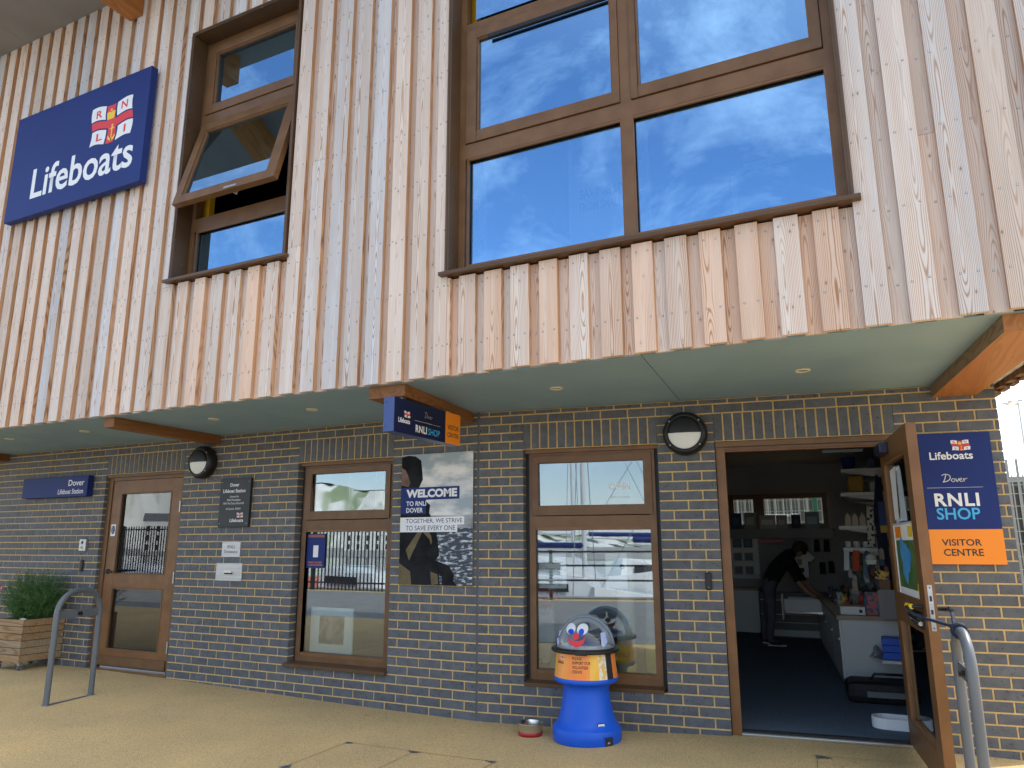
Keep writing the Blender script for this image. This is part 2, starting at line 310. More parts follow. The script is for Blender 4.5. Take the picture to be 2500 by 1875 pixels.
def script(parent, x0, x1, z0, z1, y, mat, r):
    """handwritten Dover"""
    st = [[(.03,0),(.10,.35),(.17,.95)],[(.0,.86),(.14,1.0),(.30,.85),(.33,.5),(.22,.15),(.03,0)],
          [(.42,.42),(.36,.2),(.42,.03),(.5,.12),(.5,.36),(.42,.42),(.55,.38)],[(.55,.40),(.59,.03),(.67,.42)],
          [(.69,.2),(.78,.32),(.75,.45),(.69,.3),(.72,.05),(.82,.08)],[(.86,.42),(.87,.04),(.89,.3),(1.0,.42)]]
    b = MB()
    for s in st:
        P = []
        for i in range(len(s)-1):
            p0, p1, p2, p3 = (s[max(i-1,0)], s[i], s[i+1], s[min(i+2,len(s)-1)])
            for t in [j/6 for j in range(6)]:
                P.append([.5*((2*p1[k])+(-p0[k]+p2[k])*t+(2*p0[k]-5*p1[k]+4*p2[k]-p3[k])*t*t+(-p0[k]+3*p1[k]-3*p2[k]+p3[k])*t**3) for k in (0, 1)])
        P.append(list(s[-1]))
        for i in range(len(P)-1):
            a = Vector((x0+P[i][0]*(x1-x0), z0+P[i][1]*(z1-z0))); c = Vector((x0+P[i+1][0]*(x1-x0), z0+P[i+1][1]*(z1-z0)))
            d = (c-a); 
            if d.length < 1e-6: continue
            nn = Vector((-d.y, d.x)).normalized()*r; e = d.normalized()*r*.5; a2, c2 = a-e, c+e
            b.add([(q[0], y-.0006, q[1]) for q in (a2-nn, c2-nn, c2+nn, a2+nn)], [(0,1,2,3)])
    return b.build('handwritten_lettering', mat, parent)
def flag(parent, x0, z0, w, h, y, letters=True, ry=0):
    """waving white flag with red cross, crown and anchor"""
    def mp(u, v): return (x0 + w*(u + .035*sin(v*5.5)), z0 + h*(v + .045*sin(u*8.2+.6)))
    b = MB()
    def patch(u0, u1, v0, v1, m, dy, n=8):
        vs = []; fs = []
        for i in range(n+1):
            for j in range(n+1):
                p = mp(u0+(u1-u0)*i/n, v0+(v1-v0)*j/n); vs.append((p[0], y-dy, p[1]))
        for i in range(n):
            for j in range(n):
                a = i*(n+1)+j; fs.append((a, a+n+1, a+n+2, a+1))
        b.add(vs, fs, m)
    for u0, u1 in ((0, .36), (.64, 1)):
        for v0, v1 in ((0, .36), (.64, 1)): patch(u0, u1, v0, v1, 0, .0006)
    patch(0, 1, .40, .60, 1, .0009, 14); patch(.40, .60, 0, 1, 1, .0010, 14)
    b.build('flag_emblem', [white_m, red_m], parent)
    def at(u, v, r): p = mp(u, v); return p
    if letters:
        for ch, u, v in (('R', .2, .80), ('N', .82, .82), ('L', .2, .18), ('I', .82, .18)):
            p = mp(u, v); ww = (.075 if ch != 'I' else .022)*w; text(ch, p[0]-ww, p[0]+ww, p[1]-.10*h, p[1]+.10*h, y-.0008, red_m, parent, .02)
    c = MB(); cx, cz = mp(.5, .76); k = .085*w; e = y-.0016
    c.prism([(cx-k, cz-k), (cx+k, cz-k), (cx+k*1.25, cz+k*.5), (cx+k*.6, cz+k*.75), (cx, cz+k*.45), (cx-k*.6, cz+k*.75), (cx-k*1.25, cz+k*.5)], e, None)
    c.disc((cx, e, cz+k*.95), k*.3, 8)
    ax, az = mp(.5, .28); k = .075*w
    c.prism([(ax-k*.18, az-k*2), (ax+k*.18, az-k*2), (ax+k*.18, az+k*1.3), (ax-k*.18, az+k*1.3)], e, None)
    c.prism([(ax-k*.7, az+k*.75), (ax+k*.7, az+k*.75), (ax+k*.7, az+k*1.05), (ax-k*.7, az+k*1.05)], e-.0003, None)
    arc = [(ax+k*1.35*cos(t), az-k*.7+k*1.35*sin(t)) for t in [pi*1.05+pi*.9*i/10 for i in range(11)]]; arc2 = [(ax+k*.95*cos(t), az-k*.55+k*.95*sin(t)) for t in [pi*1.05+pi*.9*i/10 for i in range(11)]]
    for i in range(10): c.prism([arc[i], arc[i+1], arc2[i+1], arc2[i]], e, None)
    c.disc((ax, e, az+k*1.6), k*.32, 8)
    c.build('crown_and_anchor', yell_m, parent)
# ------------------------------------------------------------------ ground
def lerp(x, T):
    if x <= T[0][0]: return T[0][1]
    for (a, b), (c, d) in zip(T, T[1:]):
        if x <= c: return b + (d-b)*(x-a)/(c-a)
    return T[-1][1]
def gz(x, y=0):
    z = lerp(x, [(-8, .0), (-4.7, .008), (-3.6, -.006), (-1.15, -.057), (0, -.067), (.62, -.07), (2, -.036), (3.4, -.042), (4.2, -.07)])
    k = min(1, max(0, (-y-2.5)/4)); return z*(1-k) - .06*k
xs = [-400, -120, -40, -20, -12] + [-8+.35*i for i in range(38)] + [6, 9, 14, 30, 80, 400]
ys = [-13, -9, -7, -5.5, -4.5] + [-4+.3*i for i in range(16)] + [1.2, 3, 7, 12, 30, 90, 300]
b = MB(); b.add([(x, y, gz(x, y)) for y in ys for x in xs], [(j*len(xs)+i, j*len(xs)+i+1, (j+1)*len(xs)+i+1, (j+1)*len(xs)+i) for j in range(len(ys)-1) for i in range(len(xs)-1)], 0, True)
tag(b.build('pavement', gravel_m), kind='structure')
asphalt_m = MN('paving', (.20, .195, .185), (.27, .265, .25), 3, .9, .3)
tag(B('road', asphalt_m, None, -150, 150, -12.3, -4.6, -.062, -.050), kind='structure')
water_m = MN('harbour_water', (.02, .05, .055), (.03, .065, .07), .6, .08, .6, bscale=1.2, spec=.6, bdist=.05)
tag(MB().add([(-600, -700, -1.4), (600, -700, -1.4), (600, -13, -1.4), (-600, -13, -1.4)], [(0,1,2,3)]).build('harbour_water', water_m), kind='structure')
conc_m = MN('quay_concrete', (.30, .29, .27), (.38, .37, .34), 2, .9)
tag(B('quay_edge', conc_m, None, -400, 400, -13.5, -13.001, -4, -.02), kind='structure')

# ------------------------------------------------------------------ brick walls
TH = .14459
_bm = {}
def brick_mesh(w, h, dep=.09):
    k = (round(w, 3), round(h, 3))
    if k not in _bm:
        c = .0022; w2, h2 = w/2, h/2; b = MB()
        f = [(-w2+c, 0, -h2+c), (w2-c, 0, -h2+c), (w2-c, 0, h2-c), (-w2+c, 0, h2-c)]; g = [(-w2, c, -h2), (w2, c, -h2), (w2, c, h2), (-w2, c, h2)]; k2 = [(x, dep, z) for x, y, z in g]
        b.add(f+g+k2, [(0,1,2,3)] + [(i, 4+i, 4+(i+1) % 4, (i+1) % 4)[::-1] for i in range(4)] + [(4+i, 8+i, 8+(i+1) % 4, 4+(i+1) % 4)[::-1] for i in range(4)])
        _bm[k] = b.mesh('brick', [brick_m])
    return _bm[k]
def brick_wall(root, s0, s1, ops, perps, cut_special=None, camS=(3, -5.5)):
    """ops: (a, b, z0, z1) openings; perps(i) -> sorted vertical joints of course i"""
    items = []; mort = MB(); iv = .004
    for i in range(-5, 31):
        z0 = 2.1-.075*(i+1); z1 = z0+.075
        if z1 > 2.46: z1 = 2.44
        seg = [(s0, s1)]
        for a, b_, oz0, oz1 in ops:
            if z0 < oz1+.2249 and z1 > oz0+.01 and i >= -3:
                seg = [q for (p0, p1) in seg for q in ((p0, min(p1, a)), (max(p0, b_), p1)) if q[1]-q[0] > .02]
        P = perps(i)
        for a, c in seg:
            ed = [a-.005] + [p for p in P if a+.03 < p < c-.03] + [c+.005]
            for p, q in zip(ed, ed[1:]): items.append(((p+q)/2, (z0+z1)/2, q-p-.0112, z1-z0-.0112))
            mort.box(a+iv, c-iv, .0045, .094, z0-.0001 if 0 else z0, z1)
    for a, c, oz0, oz1 in ops:      # soldier courses
        n = round((c-a)/.075); w = (c-a+.010)/n
        mort.box(a, c, .0045, .094, oz1+.002, oz1+.225)
        for j in range(n): items.append((a-.005+w*(j+.5), oz1+.1125+.001, w-.012, .213))

    ang = root.rotation_euler[2]
    def key(it):
        x, z = it[0], it[1]; wx, wy = x*cos(ang), x*sin(ang)
        d = Vector((3.084-wx, -5.567-wy, 1.324-z)); d2 = d.length
        nrm = Vector((sin(ang), -cos(ang), 0)); inv = -1 if (z > 2.44 or z < -.08) else 1
        return -inv*it[2]*it[3]*max(.01, d.normalized().dot(nrm))/d2**2
    items.sort(key=key)
    for x, z, w, h in items[:300]:
        o = link('brick', brick_mesh(w, h), root, (x, rnd.uniform(-.0012, .0012), z), (rnd.uniform(-.004, .004), rnd.uniform(-.003, .003), rnd.uniform(-.005, .005)))
    rest = MB()
    for x, z, w, h in items[300:]:
        me = brick_mesh(w, h); dy = rnd.uniform(-.0012, .0012)
        rest.add([(v.co.x+x, v.co.y+dy, v.co.z+z) for v in me.vertices], [tuple(p.vertices) for p in me.polygons])
    tag(rest.build('bricks', brickv_m, root), kind='stuff')
    mort.build('mortar', mortar_m, root)
    B('cavity_wall', dark_m, root, s0, s1, .20, .201, 2.33, 2.44)
# joined bricks vary from brick to brick too (white noise on the brick's grid cell)
brickv_m = MN('engineering_brick_run', (.090, .098, .114), (.122, .130, .148), 14, .62, .25, spots=(55, .64, (.04, .043, .05)), bscale=160, bdist=.002)
_t = brickv_m.node_tree; _n = _t.nodes; _g = _n.new('ShaderNodeNewGeometry'); _h = _n.new('ShaderNodeHueSaturation'); _r = _n.new('ShaderNodeMapRange')
_r.inputs['To Min'].default_value = .89; _r.inputs['To Max'].default_value = 1.11; _t.links.new(_g.outputs['Random Per Island'], _r.inputs['Value']); _t.links.new(_r.outputs[0], _h.inputs['Value'])
_b = _n['Principled BSDF']; _src = _b.inputs['Base Color'].links[0].from_socket; _t.links.new(_src, _h.inputs['Color']); _t.links.new(_h.outputs[0], _b.inputs['Base Color'])
wallA = thing('brick_wall', 'dark blue-grey brick wall with sandy mortar holding the narrow door and the window left of the welcome poster', 'brick wall')
pA = lambda i: sorted([-.225*k - (.1125 if i % 2 else 0) for k in range(0, 42)])
brick_wall(wallA, -9.0, -.006, [(-2.01, -.885, .225, 2.1), (-4.875, -3.606, -1, 2.1)], pA)
wallB = thing('brick_wall', 'dark blue-grey brick wall right of the movement joint, around the shop window and open shop door', 'brick wall', rz=TH)
def pB(i):
    e = [.10, .29] if i % 2 else [.21]
    return sorted(e + [.402 + .225*k + (.1125 if i % 2 else 0) for k in range(0, 16)])
brick_wall(wallB, .008, 3.92, [(.407, 1.53, .225, 2.1), (1.975, 3.25, -1, 2.1)], pB)
B('movement_joint', M('grey_joint_sealant', (.10, .105, .11), .8), wallB, -.006, .008, .003, .09, -.12, 2.44)
# return of the right-hand wall going back from the corner
ret = MB(); rm = MB()
for i in range(-5, 31):
    z0 = 2.1-.075*(i+1)+.005; zt = min(z0+.065, 2.44)
    for k in range(8): 
        y = .108+.225*k - (.1125 if i % 2 else 0)
        if y < .09: y0, y1 = .0, .0
        else: ret.box(3.83, 3.92, y, y+.215, z0, zt)
tag(ret.build('bricks', brickv_m, wallB), kind='stuff')
B('mortar', mortar_m, wallB, 3.84, 3.9155, .096, 7.0, -.15, 2.44)

# ------------------------------------------------------------------ the building: upper storey, windows, doors
FY = -1.37; ZB = 2.447; ZT = 6.91
bld = thing('lifeboat_station', 'two-storey lifeboat station with larch-clad upper floor overhanging a teal soffit', 'building')
FL = [-4.598,-4.453,-4.252,-4.055,-3.856,-3.654,-3.45,-3.245,-3.048,-2.844,-2.651,-2.45,-2.254,-2.041,-1.84,-1.634,-1.424,-1.216,-1.004,-.791,-.583,-.389,-.194,.001,.197,.396,.596,.794,.995,1.205,1.418,1.625,1.836,2.044,2.253,2.462,2.678,2.887,3.096,3.312,3.528,3.743,3.955]
FL = [-4.652-.203*k for k in range(16, 0, -1)] + [-4.655] + FL[1:]
U = [(-2.352, -1.038, 3.60, 6.06), (.503, 3.092, 3.185, 6.35)]
def spans(x0, x1):
    """clear vertical runs of a board between window boxes"""
    out_ = [(x0, x1, 'full', ZB, ZT)]
    for a, b_, z0, z1 in U:
        n = []
        for p, q, t, lo, hi in out_:
            if q <= a or p >= b_: n.append((p, q, t, lo, hi)); continue
            if p < a-.02: n.append((p, a-.004, t, lo, hi))
            if q > b_+.02: n.append((b_+.004, q, t, lo, hi))
            p2, q2 = max(p, a-.003), min(q, b_+.003)
            n += [(p2, q2, 'apron', lo, z0-.04), (p2, q2, 'over', z1+.03, hi)]
        out_ = n
    return out_
scr = MB()
rows = [2.55+.4255*k for k in range(11)]; rows[0] = 2.66-.001; rows = [2.662 + .4255*k for k in range(10)]
def board(x0, x1, y0, y1, front):
    for p, q, t, lo, hi in spans(x0, x1):
        if q-p < .015 or hi-lo < .05: continue
        jt = [lo, hi]
        if t == 'full' and rnd.random() < .25: jt = [lo, lo+rnd.uniform(1.0, 3.2), hi]
        elif t == 'full': jt = [lo, hi]
        fm = apron_m if t == 'apron' else board_m
        for a, c in zip(jt, jt[1:]):
            dz = rnd.uniform(-.004, .004) if a == lo else .0015
            me = MB(); yy = y0+rnd.uniform(-.002, .002)
            me.box(p, q, yy, y1, a+dz, c, 1, {'front': 0, 'bottom': 0})
            o = me.build('front_board' if front else 'recessed_board', [fm if front else (apron_m if t == 'apron' else board2_m), side_m if front else board2_m], bld, bevel=.0022 if front else 0)
        w = q-p; rr = .0044
        for z in rows:
            if z < lo+.04 or z > hi-.04: continue
            for sx in ([p+.026, q-.026] if (front and w > .09) else [(p+q)/2]):
                jx, jz = sx+rnd.uniform(-.004, .004), z+rnd.uniform(-.006, .006)
                scr.lathe([(rr*1.45, .0006), (rr*1.45, .0009), (rr, .0010)], (jx, yy, jz), 7, 1, False, axis='y'); scr.lathe([(rr, .0010), (rr*.9, .0024), (rr*.4, .0020), (rr*.35, .0006), (0, .0006)], (jx, yy, jz), 7, 0, axis='y')
board2_m = MW('recessed_larch', (.68, .50, .39), (.66, .59, .54), (.36, .18, .10), mixpos=.62, linestr=.9, cath=140)
for i, x in enumerate(FL):
    w = .130 + rnd.uniform(-.006, .006)
    board(x, x+w, FY, FY+.039, True)
    nx = FL[i+1] if i+1 < len(FL) else 4.19
    board(x+w-.018, nx+.018, FY+.040, FY+.062, False)
tag(scr.build('cladding_screw', [chrome_m, M('screw_stain', (.10, .07, .06), .8)], bld), kind='stuff')
# backing behind the boards, with the window openings
b = MB(); y0, y1 = FY+.064, FY+.16
b.box(-8.3, U[0][0]-.002, y0, y1, ZB+.03, ZT); b.box(U[0][1]+.002, U[1][0]-.002, y0, y1, ZB+.03, ZT); b.box(U[1][1]+.002, 4.19, y0, y1, ZB+.03, ZT)
for a, c, z0, z1 in U: b.box(a-.002, c+.002, y0, y1, ZB+.03, z0-.05); b.box(a-.002, c+.002, y0, y1, z1+.05, ZT)
b.build('backing_wall', dark_m, bld)
# shell of the upper storey and the roof (keeps the sun off the front)
nBx, nBy = -sin(TH), cos(TH)
def rx(y): return 4.20 + (y-FY)*nBx/nBy
b = MB()
b.add([(-8.3, 6.9, ZB), (rx(6.9), 6.9, ZB), (rx(6.9), 6.9, ZT), (-8.3, 6.9, ZT)], [(0,1,2,3)]); b.add([(-8.3, FY+.1, ZB), (-8.3, 6.9, ZB), (-8.3, 6.9, ZT), (-8.3, FY+.1, ZT)], [(0,1,2,3)])
b.add([(rx(FY+.1), FY+.1, ZB), (rx(6.9), 6.9, ZB), (rx(6.9), 6.9, ZT), (rx(FY+.1), FY+.1, ZT)], [(3,2,1,0)])
b.build('upper_wall', dark_m, bld)
B('roof', eave_m, bld, -9.2, 5.1, -2.45, 7.4, ZT+.03, ZT+.25)
for x0, x1 in ((-9.2, -5.13), (-5.127, -1.9), (-1.897, 1.6), (1.603, 5.1)): B('eaves_panel', eave_m, bld, x0, x1, -2.45, FY+.1, ZT, ZT+.028)
B('upper_floor', dark_m, bld, -8.2, 3.3, FY+.2, 6.85, ZB+.06, ZB+.12)
B('upper_ceiling', dark_m, bld, -8.2, 3.3, FY+.2, 6.85, 6.3, 6.34)
# return cladding on the right-hand end
rc = MB()
c0 = Vector((4.20, FY, 0)); dn = Vector((nBx, nBy, 0)).normalized(); ou = Vector((dn.y, -dn.x, 0))
for k in range(36):
    for (a, w, o0, o1, zb) in ((.0, .130, .045, .085, 2.405), (.112, .11, .0, .043, 2.41)):
        p = c0 + dn*(.205*k + a); vs = []
        for z in (zb, ZT):
            for e, f_ in ((0, o0), (w, o0), (w, o1), (0, o1)): q = p + dn*e + ou*f_; vs.append((q.x, q.y, z))
        m_ = MB(); m_.add(vs, [(0,1,2,3), (7,6,5,4), (0,4,5,1), (1,5,6,2), (2,6,7,3), (3,7,4,0)])
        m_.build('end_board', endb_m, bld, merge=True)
# soffit panels (joints run square to the right-hand wall), pale strip at the end
def panel(xa, xb, mat, name='soffit_panel', ya=FY+.06, yb=.3, xa2=None, xb2=None):
    b = MB(); sk = lambda x, y: x + (y-FY)*(-.095 if x > -1 else -.10)
    q = [(sk(xa, ya), ya), (sk(xb, ya), ya), (sk(xb, yb), yb), (sk(xa, yb), yb)]
    b.add([(x, y, 2.443) for x, y in q] + [(x, y, 2.465) for x, y in q], [(3,2,1,0), (4,5,6,7), (0,1,5,4), (1,2,6,5), (2,3,7,6), (3,0,4,7)]); return b.build(name, mat, bld)
J = [-8.2, -4.915, -1.632, 1.862, 3.85]
for a, c in zip(J, J[1:]): panel(a+.003, c-.003, soffit_m, yb=.62)
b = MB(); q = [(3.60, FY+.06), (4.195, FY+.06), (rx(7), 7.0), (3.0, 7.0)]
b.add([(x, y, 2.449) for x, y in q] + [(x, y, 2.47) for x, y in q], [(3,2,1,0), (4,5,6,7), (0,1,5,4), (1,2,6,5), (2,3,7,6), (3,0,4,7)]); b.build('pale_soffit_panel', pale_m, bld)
# timber beams carrying the overhang
def beam(x0, x1, sk, zb=2.355, ye=-1.285, yw=-.002, name='beam'):
    b = MB(); dx = sk*(yw-ye)
    P = [(x0, ye), (x1, ye), (x1+dx, yw), (x0+dx, yw)]; n = 8
    vs = [(x, y, zb) for x, y in P] + [(x, y, 2.4425) for x, y in P]
    b.add(vs, [(3,2,1,0)], 0); b.add(vs, [(0,1,5,4)], 0); b.add(vs, [(1,2,6,5)], 1); b.add(vs, [(3,0,4,7)], 1); b.add(vs, [(2,3,7,6)], 1)
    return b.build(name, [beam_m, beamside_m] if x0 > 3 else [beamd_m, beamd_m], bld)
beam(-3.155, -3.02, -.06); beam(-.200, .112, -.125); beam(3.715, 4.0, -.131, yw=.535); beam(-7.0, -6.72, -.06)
B('rafter_end', beam_m, bld, -3.355, -3.165, -2.3, FY-.002, 6.565, ZT-.001, bevel=.004)
# downlights
for x, y in ((-4.06, -.86), (-2.31, -.81), (-1.18, -.78), (1.015, -.65), (2.697, -.44), (-5.3, -.87)):
    b = MB(); prof = [(.050, 0), (.050, -.006), (.044, -.009), (.038, -.008), (.034, .004), (0, .004)]
    b.lathe(prof, (0, 0, 0), 28); o = b.build('downlight', cream_m, bld, (x, y, 2.443)); MB().lathe([(0, -.0035), (.022, -.0035), (.026, .002)], (0, 0, 0), 20).build('lamp', steel_m, o)
# ---- windows
def ring(b, x0, x1, z0, z1, y0, y1, w, m=0, wb=None, wt=None, wr=None):
    wb = w if wb is None else wb; wt = w if wt is None else wt; wr = w if wr is None else wr
    b.box(x0, x0+w, y0, y1, z0, z1, m); b.box(x1-wr, x1, y0, y1, z0, z1, m); b.box(x0+w, x1-wr, y0, y1, z0, z0+wb, m); b.box(x0+w, x1-wr, y0, y1, z1-wt, z1, m); return b
def bead(parent, gx0, gx1, gz0, gz1, y, mat=None, w=.014, d=.012):
    ring(MB(), gx0-w, gx1+w, gz0-w, gz1+w, y-d, y+.004, w).build('glazing_bead', mat or frame_m, parent)
def pane(parent, x0, x1, z0, z1, y, mat, name='pane'): return MB().box(x0-.006, x1+.006, y, y+.006, z0-.006, z1+.006).build(name, mat, parent)
def upper_window(a, c, z0, z1, yo):
    b = MB(); y0 = FY-.012; yi = FY+yo
    b.box(a-.0035, a+.012, y0, yi+.08, z0, z1); b.box(c-.012, c+.0035, y0, yi+.08, z0, z1); b.box(a+.012, c-.012, y0, yi+.08, z1-.012, z1+.004)
    w = b.build('window_box', metalb_m, bld)
    # projecting sill and thin outer trim
    s = MB(); s.add([(a-.05, FY-.05, z0-.030), (c+.05, FY-.05, z0-.030), (c+.05, FY-.05, z0-.004), (a-.05, FY-.05, z0-.004), (a-.05, yi+.06, z0-.030), (c+.05, yi+.06, z0-.030), (c+.05, yi+.06, z0+.022), (a-.05, yi+.06, z0+.022)],
      [(0,1,2,3), (5,4,7,6), (3,2,6,7), (1,0,4,5), (1,5,6,2), (4,0,3,7)]); s.build('sill', trim_m, w, bevel=.003)
    t = MB(); t.box(a-.018, a-.0036, y0-.004, FY+.03, z0, z1+.018); t.box(c+.0036, c+.018, y0-.004, FY+.03, z0, z1+.018); t.box(a-.0036, c+.0036, y0-.004, FY+.03, z1+.0045, z1+.018); t.build('outer_trim', trim_m, w)
    return w
u1 = upper_window(*U[0], .15); a, c, z0, z1 = U[0]; yi = FY+.15
b = MB(); ring(b, a+.013, c-.013, z0+.022, z1-.013, yi, yi+.07, .045); b.box(a+.058, c-.058, yi, yi+.07, 5.165, 5.275); b.box(a+.058, c-.058, yi, yi+.07, 4.10, 4.225)
b.build('window_frame', frame_m, u1)
def sash(parent, x0, x1, z0, z1, gx0, gx1, gz0, gz1, y, name='sash', glass=None, lean=0, mat=None):
    """framed pane whose origin is its top edge, so it can hang open"""
    e = thing(name, None, None, (0, y, z1)); e.parent = parent
    b = MB(); b.box(x0, gx0, 0, .055, z0-z1, 0); b.box(gx1, x1, 0, .055, z0-z1, 0); b.box(gx0, gx1, 0, .055, z0-z1, gz0-z1); b.box(gx0, gx1, 0, .055, gz1-z1, 0)
    f_ = b.build(name, mat or frame_m, parent, (0, y, z1), (lean, 0, 0), bevel=.003); D.objects.remove(e)
    return f_
def add_pane(sh, gx0, gx1, gz0, gz1, z1, glass):
    # glass and bead are joined to the sash's own level as pieces of the window
    o1 = MB().box(gx0-.006, gx1+.006, .030, .036, gz0-z1-.006, gz1-z1+.006).build('pane', glass, sh.parent, sh.location, sh.rotation_euler)
    b = ring(MB(), gx0+.0, gx1-.0, gz0-z1, gz1-z1, .010, .029, .011); b.build('glazing_bead', framel_m, sh.parent, sh.location, sh.rotation_euler)
s = sash(u1, a+.06, c-.06, 5.28, 5.995, -2.20, -1.215, 5.365, 5.915, yi-.012); add_pane(s, -2.20, -1.215, 5.365, 5.915, 5.995, glassU_m)
s = sash(u1, a+.062, c-.062, 4.225, 5.16, -2.205, -1.205, 4.315, 5.075, yi-.030, lean=-.255); add_pane(s, -2.205, -1.205, 4.315, 5.075, 5.16, glassU_m)
b = MB(); b.box(-1.66, -1.52, -.006, .02, -.925, -.905); b.tube([(-1.64, .05, -.90), (-1.60, .09, -.92), (-1.54, .05, -.90)], .010, 8); b.build('sash_latch', steel_m, u1, (0, yi-.030, 5.16), (-.255, 0, 0))
for x in (a+.075, c-.075): MB().tube([(x, yi+.02, 4.62), (x, yi-.09, 4.60)], .007, 6).build('stay', steel_m, u1)
pane(u1, a+.075, c-.060, 3.69, 4.095, yi+.03, glassU_m); bead(u1, a+.10, c-.06, 3.70, 4.085, yi+.012)
u2 = upper_window(*U[1], .12); a, c, z0, z1 = U[1]; yi = FY+.12
b = MB(); ring(b, a+.013, c-.013, z0+.022, z1-.013, yi, yi+.07, .05); b.box(a+.063, c-.063, yi, yi+.07, 4.10, 4.215); b.box(1.765, 1.84, yi, yi+.07, z0+.05, 4.10); b.box(1.765, 1.84, yi, yi+.07, 4.215, 5.17)
b.box(a+.063, c-.063, yi, yi+.07, 5.17, 5.235); b.box(1.765, 1.84, yi, yi+.07, 5.235, z1-.05); b.build('window_frame', frame_m, u2)
for (x0, x1, g0, g1) in ((.57, 1.763, .66, 1.715), (1.842, 3.025, 1.89, 2.965)):
    s = sash(u2, x0, x1, 4.222, 5.165, g0, g1, 4.305, 5.085, yi-.012); add_pane(s, g0, g1, 4.305, 5.085, 5.165, glassU_m)
    pane(u2, g0-.03, g1+.03, 5.30, 6.2, yi+.04, glassU_m)
for g0, g1 in ((.595, 1.757), (1.848, 3.018)): pane(u2, g0-.02, g1+.01, 3.24, 4.095, yi+.035, glassU_m); bead(u2, g0, g1, 3.27, 4.085, yi+.014, framel_m)
B('vent_strip', black_m, u2, .76, 1.70, yi-.02, yi-.0125, 5.05, 5.078)

def ground_window(par, a, c, name, z0=.225, z1=2.1, sill_out=.035, g=None, lin=glassL_m):
    w = MB(); y = .062
    b = MB(); ring(b, a+.035, c-.035, z0+.035, z1-.030, y, y+.07, .052); b.box(a+.087, c-.087, y, y+.07, 1.455, 1.545)
    w = b.build(name, frame_m, par)
    B('head_trim', frame_m, w, a+.004, c-.004, y-.03, y+.02, z1-.030, z1-.002); B('side_seal', ink_m, w, a+.004, a+.035, y+.02, y+.05, z0, z1-.03); B('side_seal', ink_m, w, c-.035, c-.004, y+.02, y+.05, z0, z1-.03)
    (ux0, ux1, uz0, uz1), (lx0, lx1, lz0, lz1) = g
    sb = MB(); sb.box(a+.060, ux0, 0, .055, 1.552, z1-.055); sb.box(ux1, c-.060, 0, .055, 1.552, z1-.055); sb.box(ux0, ux1, 0, .055, 1.552, uz0); sb.box(ux0, ux1, 0, .055, uz1, z1-.055)
    sb.build('sash', frame_m, w, (0, y-.014, 0), bevel=.003)
    pane(w, ux0, ux1, uz0, uz1, y+.015, lin); bead(w, ux0, ux1, uz0, uz1, y+.012, framel_m, w=.004)
    rb = MB(); rb.box(a+.087, lx0, y+.005, y+.06, z0+.087, 1.455); rb.box(lx1, c-.087, y+.005, y+.06, z0+.087, 1.455); rb.box(lx0, lx1, y+.005, y+.06, z0+.087, lz0); rb.box(lx0, lx1, y+.005, y+.06, lz1, 1.455); rb.build('lower_frame', framel_m, w)
    pane(w, lx0, lx1, lz0, lz1, y+.03, lin); bead(w, lx0, lx1, lz0, lz1, y+.014, frame_m, w=.004)
    s = MB(); q = sill_out; s.add([(a-.03*(q > 0.02), -q, z0-.008), (c+.03*(q > .02)-.03, -q, z0-.008), (c+.03*(q > .02)-.03, -q, z0+.020), (a-.03*(q > .02), -q, z0+.020), (a+.003, y+.01, z0-.008), (c-.003, y+.01, z0-.008), (c-.003, y+.01, z0+.04), (a+.003, y+.01, z0+.04)],
        [(0,1,2,3), (5,4,7,6), (3,2,6,7), (1,0,4,5), (1,5,6,2), (4,0,3,7)]); s.build('sill', trim_m, w, bevel=.002)
    return w
w1 = ground_window(bld, -2.01, -.885, 'shop_window', g=((-1.875, -1.0, 1.632, 1.988), (-1.945, -.972, .34, 1.436)))
rootB = None
def inB(o): o.rotation_euler = (0, 0, TH); return o
w2 = inB(ground_window(bld, .407, 1.53, 'shop_window', sill_out=.004, g=((.52, 1.404, 1.632, 1.985), (.484, 1.452, .342, 1.431))))
text('OPEN', 1.115, 1.285, 1.752, 1.806, .076, white_m, w2, .02); text('AND MUCH MORE', 1.125, 1.285, 1.684, 1.700, .076, white_m, w2)
# ---- narrow entrance door
dz = gz(-4.2); b = MB(); b.box(-4.871, -4.80, .04, .12, .0, 2.096); b.box(-3.675, -3.609, .045, .12, .0, 2.096); b.box(-4.80, -3.675, .045, .12, 2.035, 2.096)
door = b.build('entrance_door', frame_m, bld)
B('head_trim', frame_m, door, -4.868, -3.612, .012, .04, 2.072, 2.097)
def leaf(par, x0, x1, z0, z1, gx0, gx1, gu, gl, y, mat, name='door_leaf'):
    b = MB(); b.box(x0, gx0, y, y+.055, z0, z1); b.box(gx1, x1, y, y+.055, z0, z1)
    for p, q in ((z0, gl[0]), (gl[1], gu[0]), (gu[1], z1)): b.box(gx0, gx1, y, y+.055, p, q)
    o = b.build(name, mat, par, bevel=.003); return o
lf = leaf(door, -4.796, -3.679, .045, 2.032, -4.648, -3.824, (1.004, 1.892), (.212, .855), .052, framel_m)
for q in ((1.004, 1.892), (.212, .855)): pane(door, -4.648, -3.824, q[0], q[1], .078, glassD_m); bead(door, -4.648+.012, -3.824-.012, q[0]+.012, q[1]-.012, .060, frame_m, w=.012)
B('kick_plate', frame_m, door, -4.79, -3.685, .036, .0515, .05, .145); B('threshold', frame_m, door, -4.87, -3.61, .0, .12, -.02, .022)
for z in (1.72, .98, .28): MB().tube([(-3.668, .040, z-.06), (-3.668, .040, z+.06)], .010, 8).build('hinge', steel_m, door)
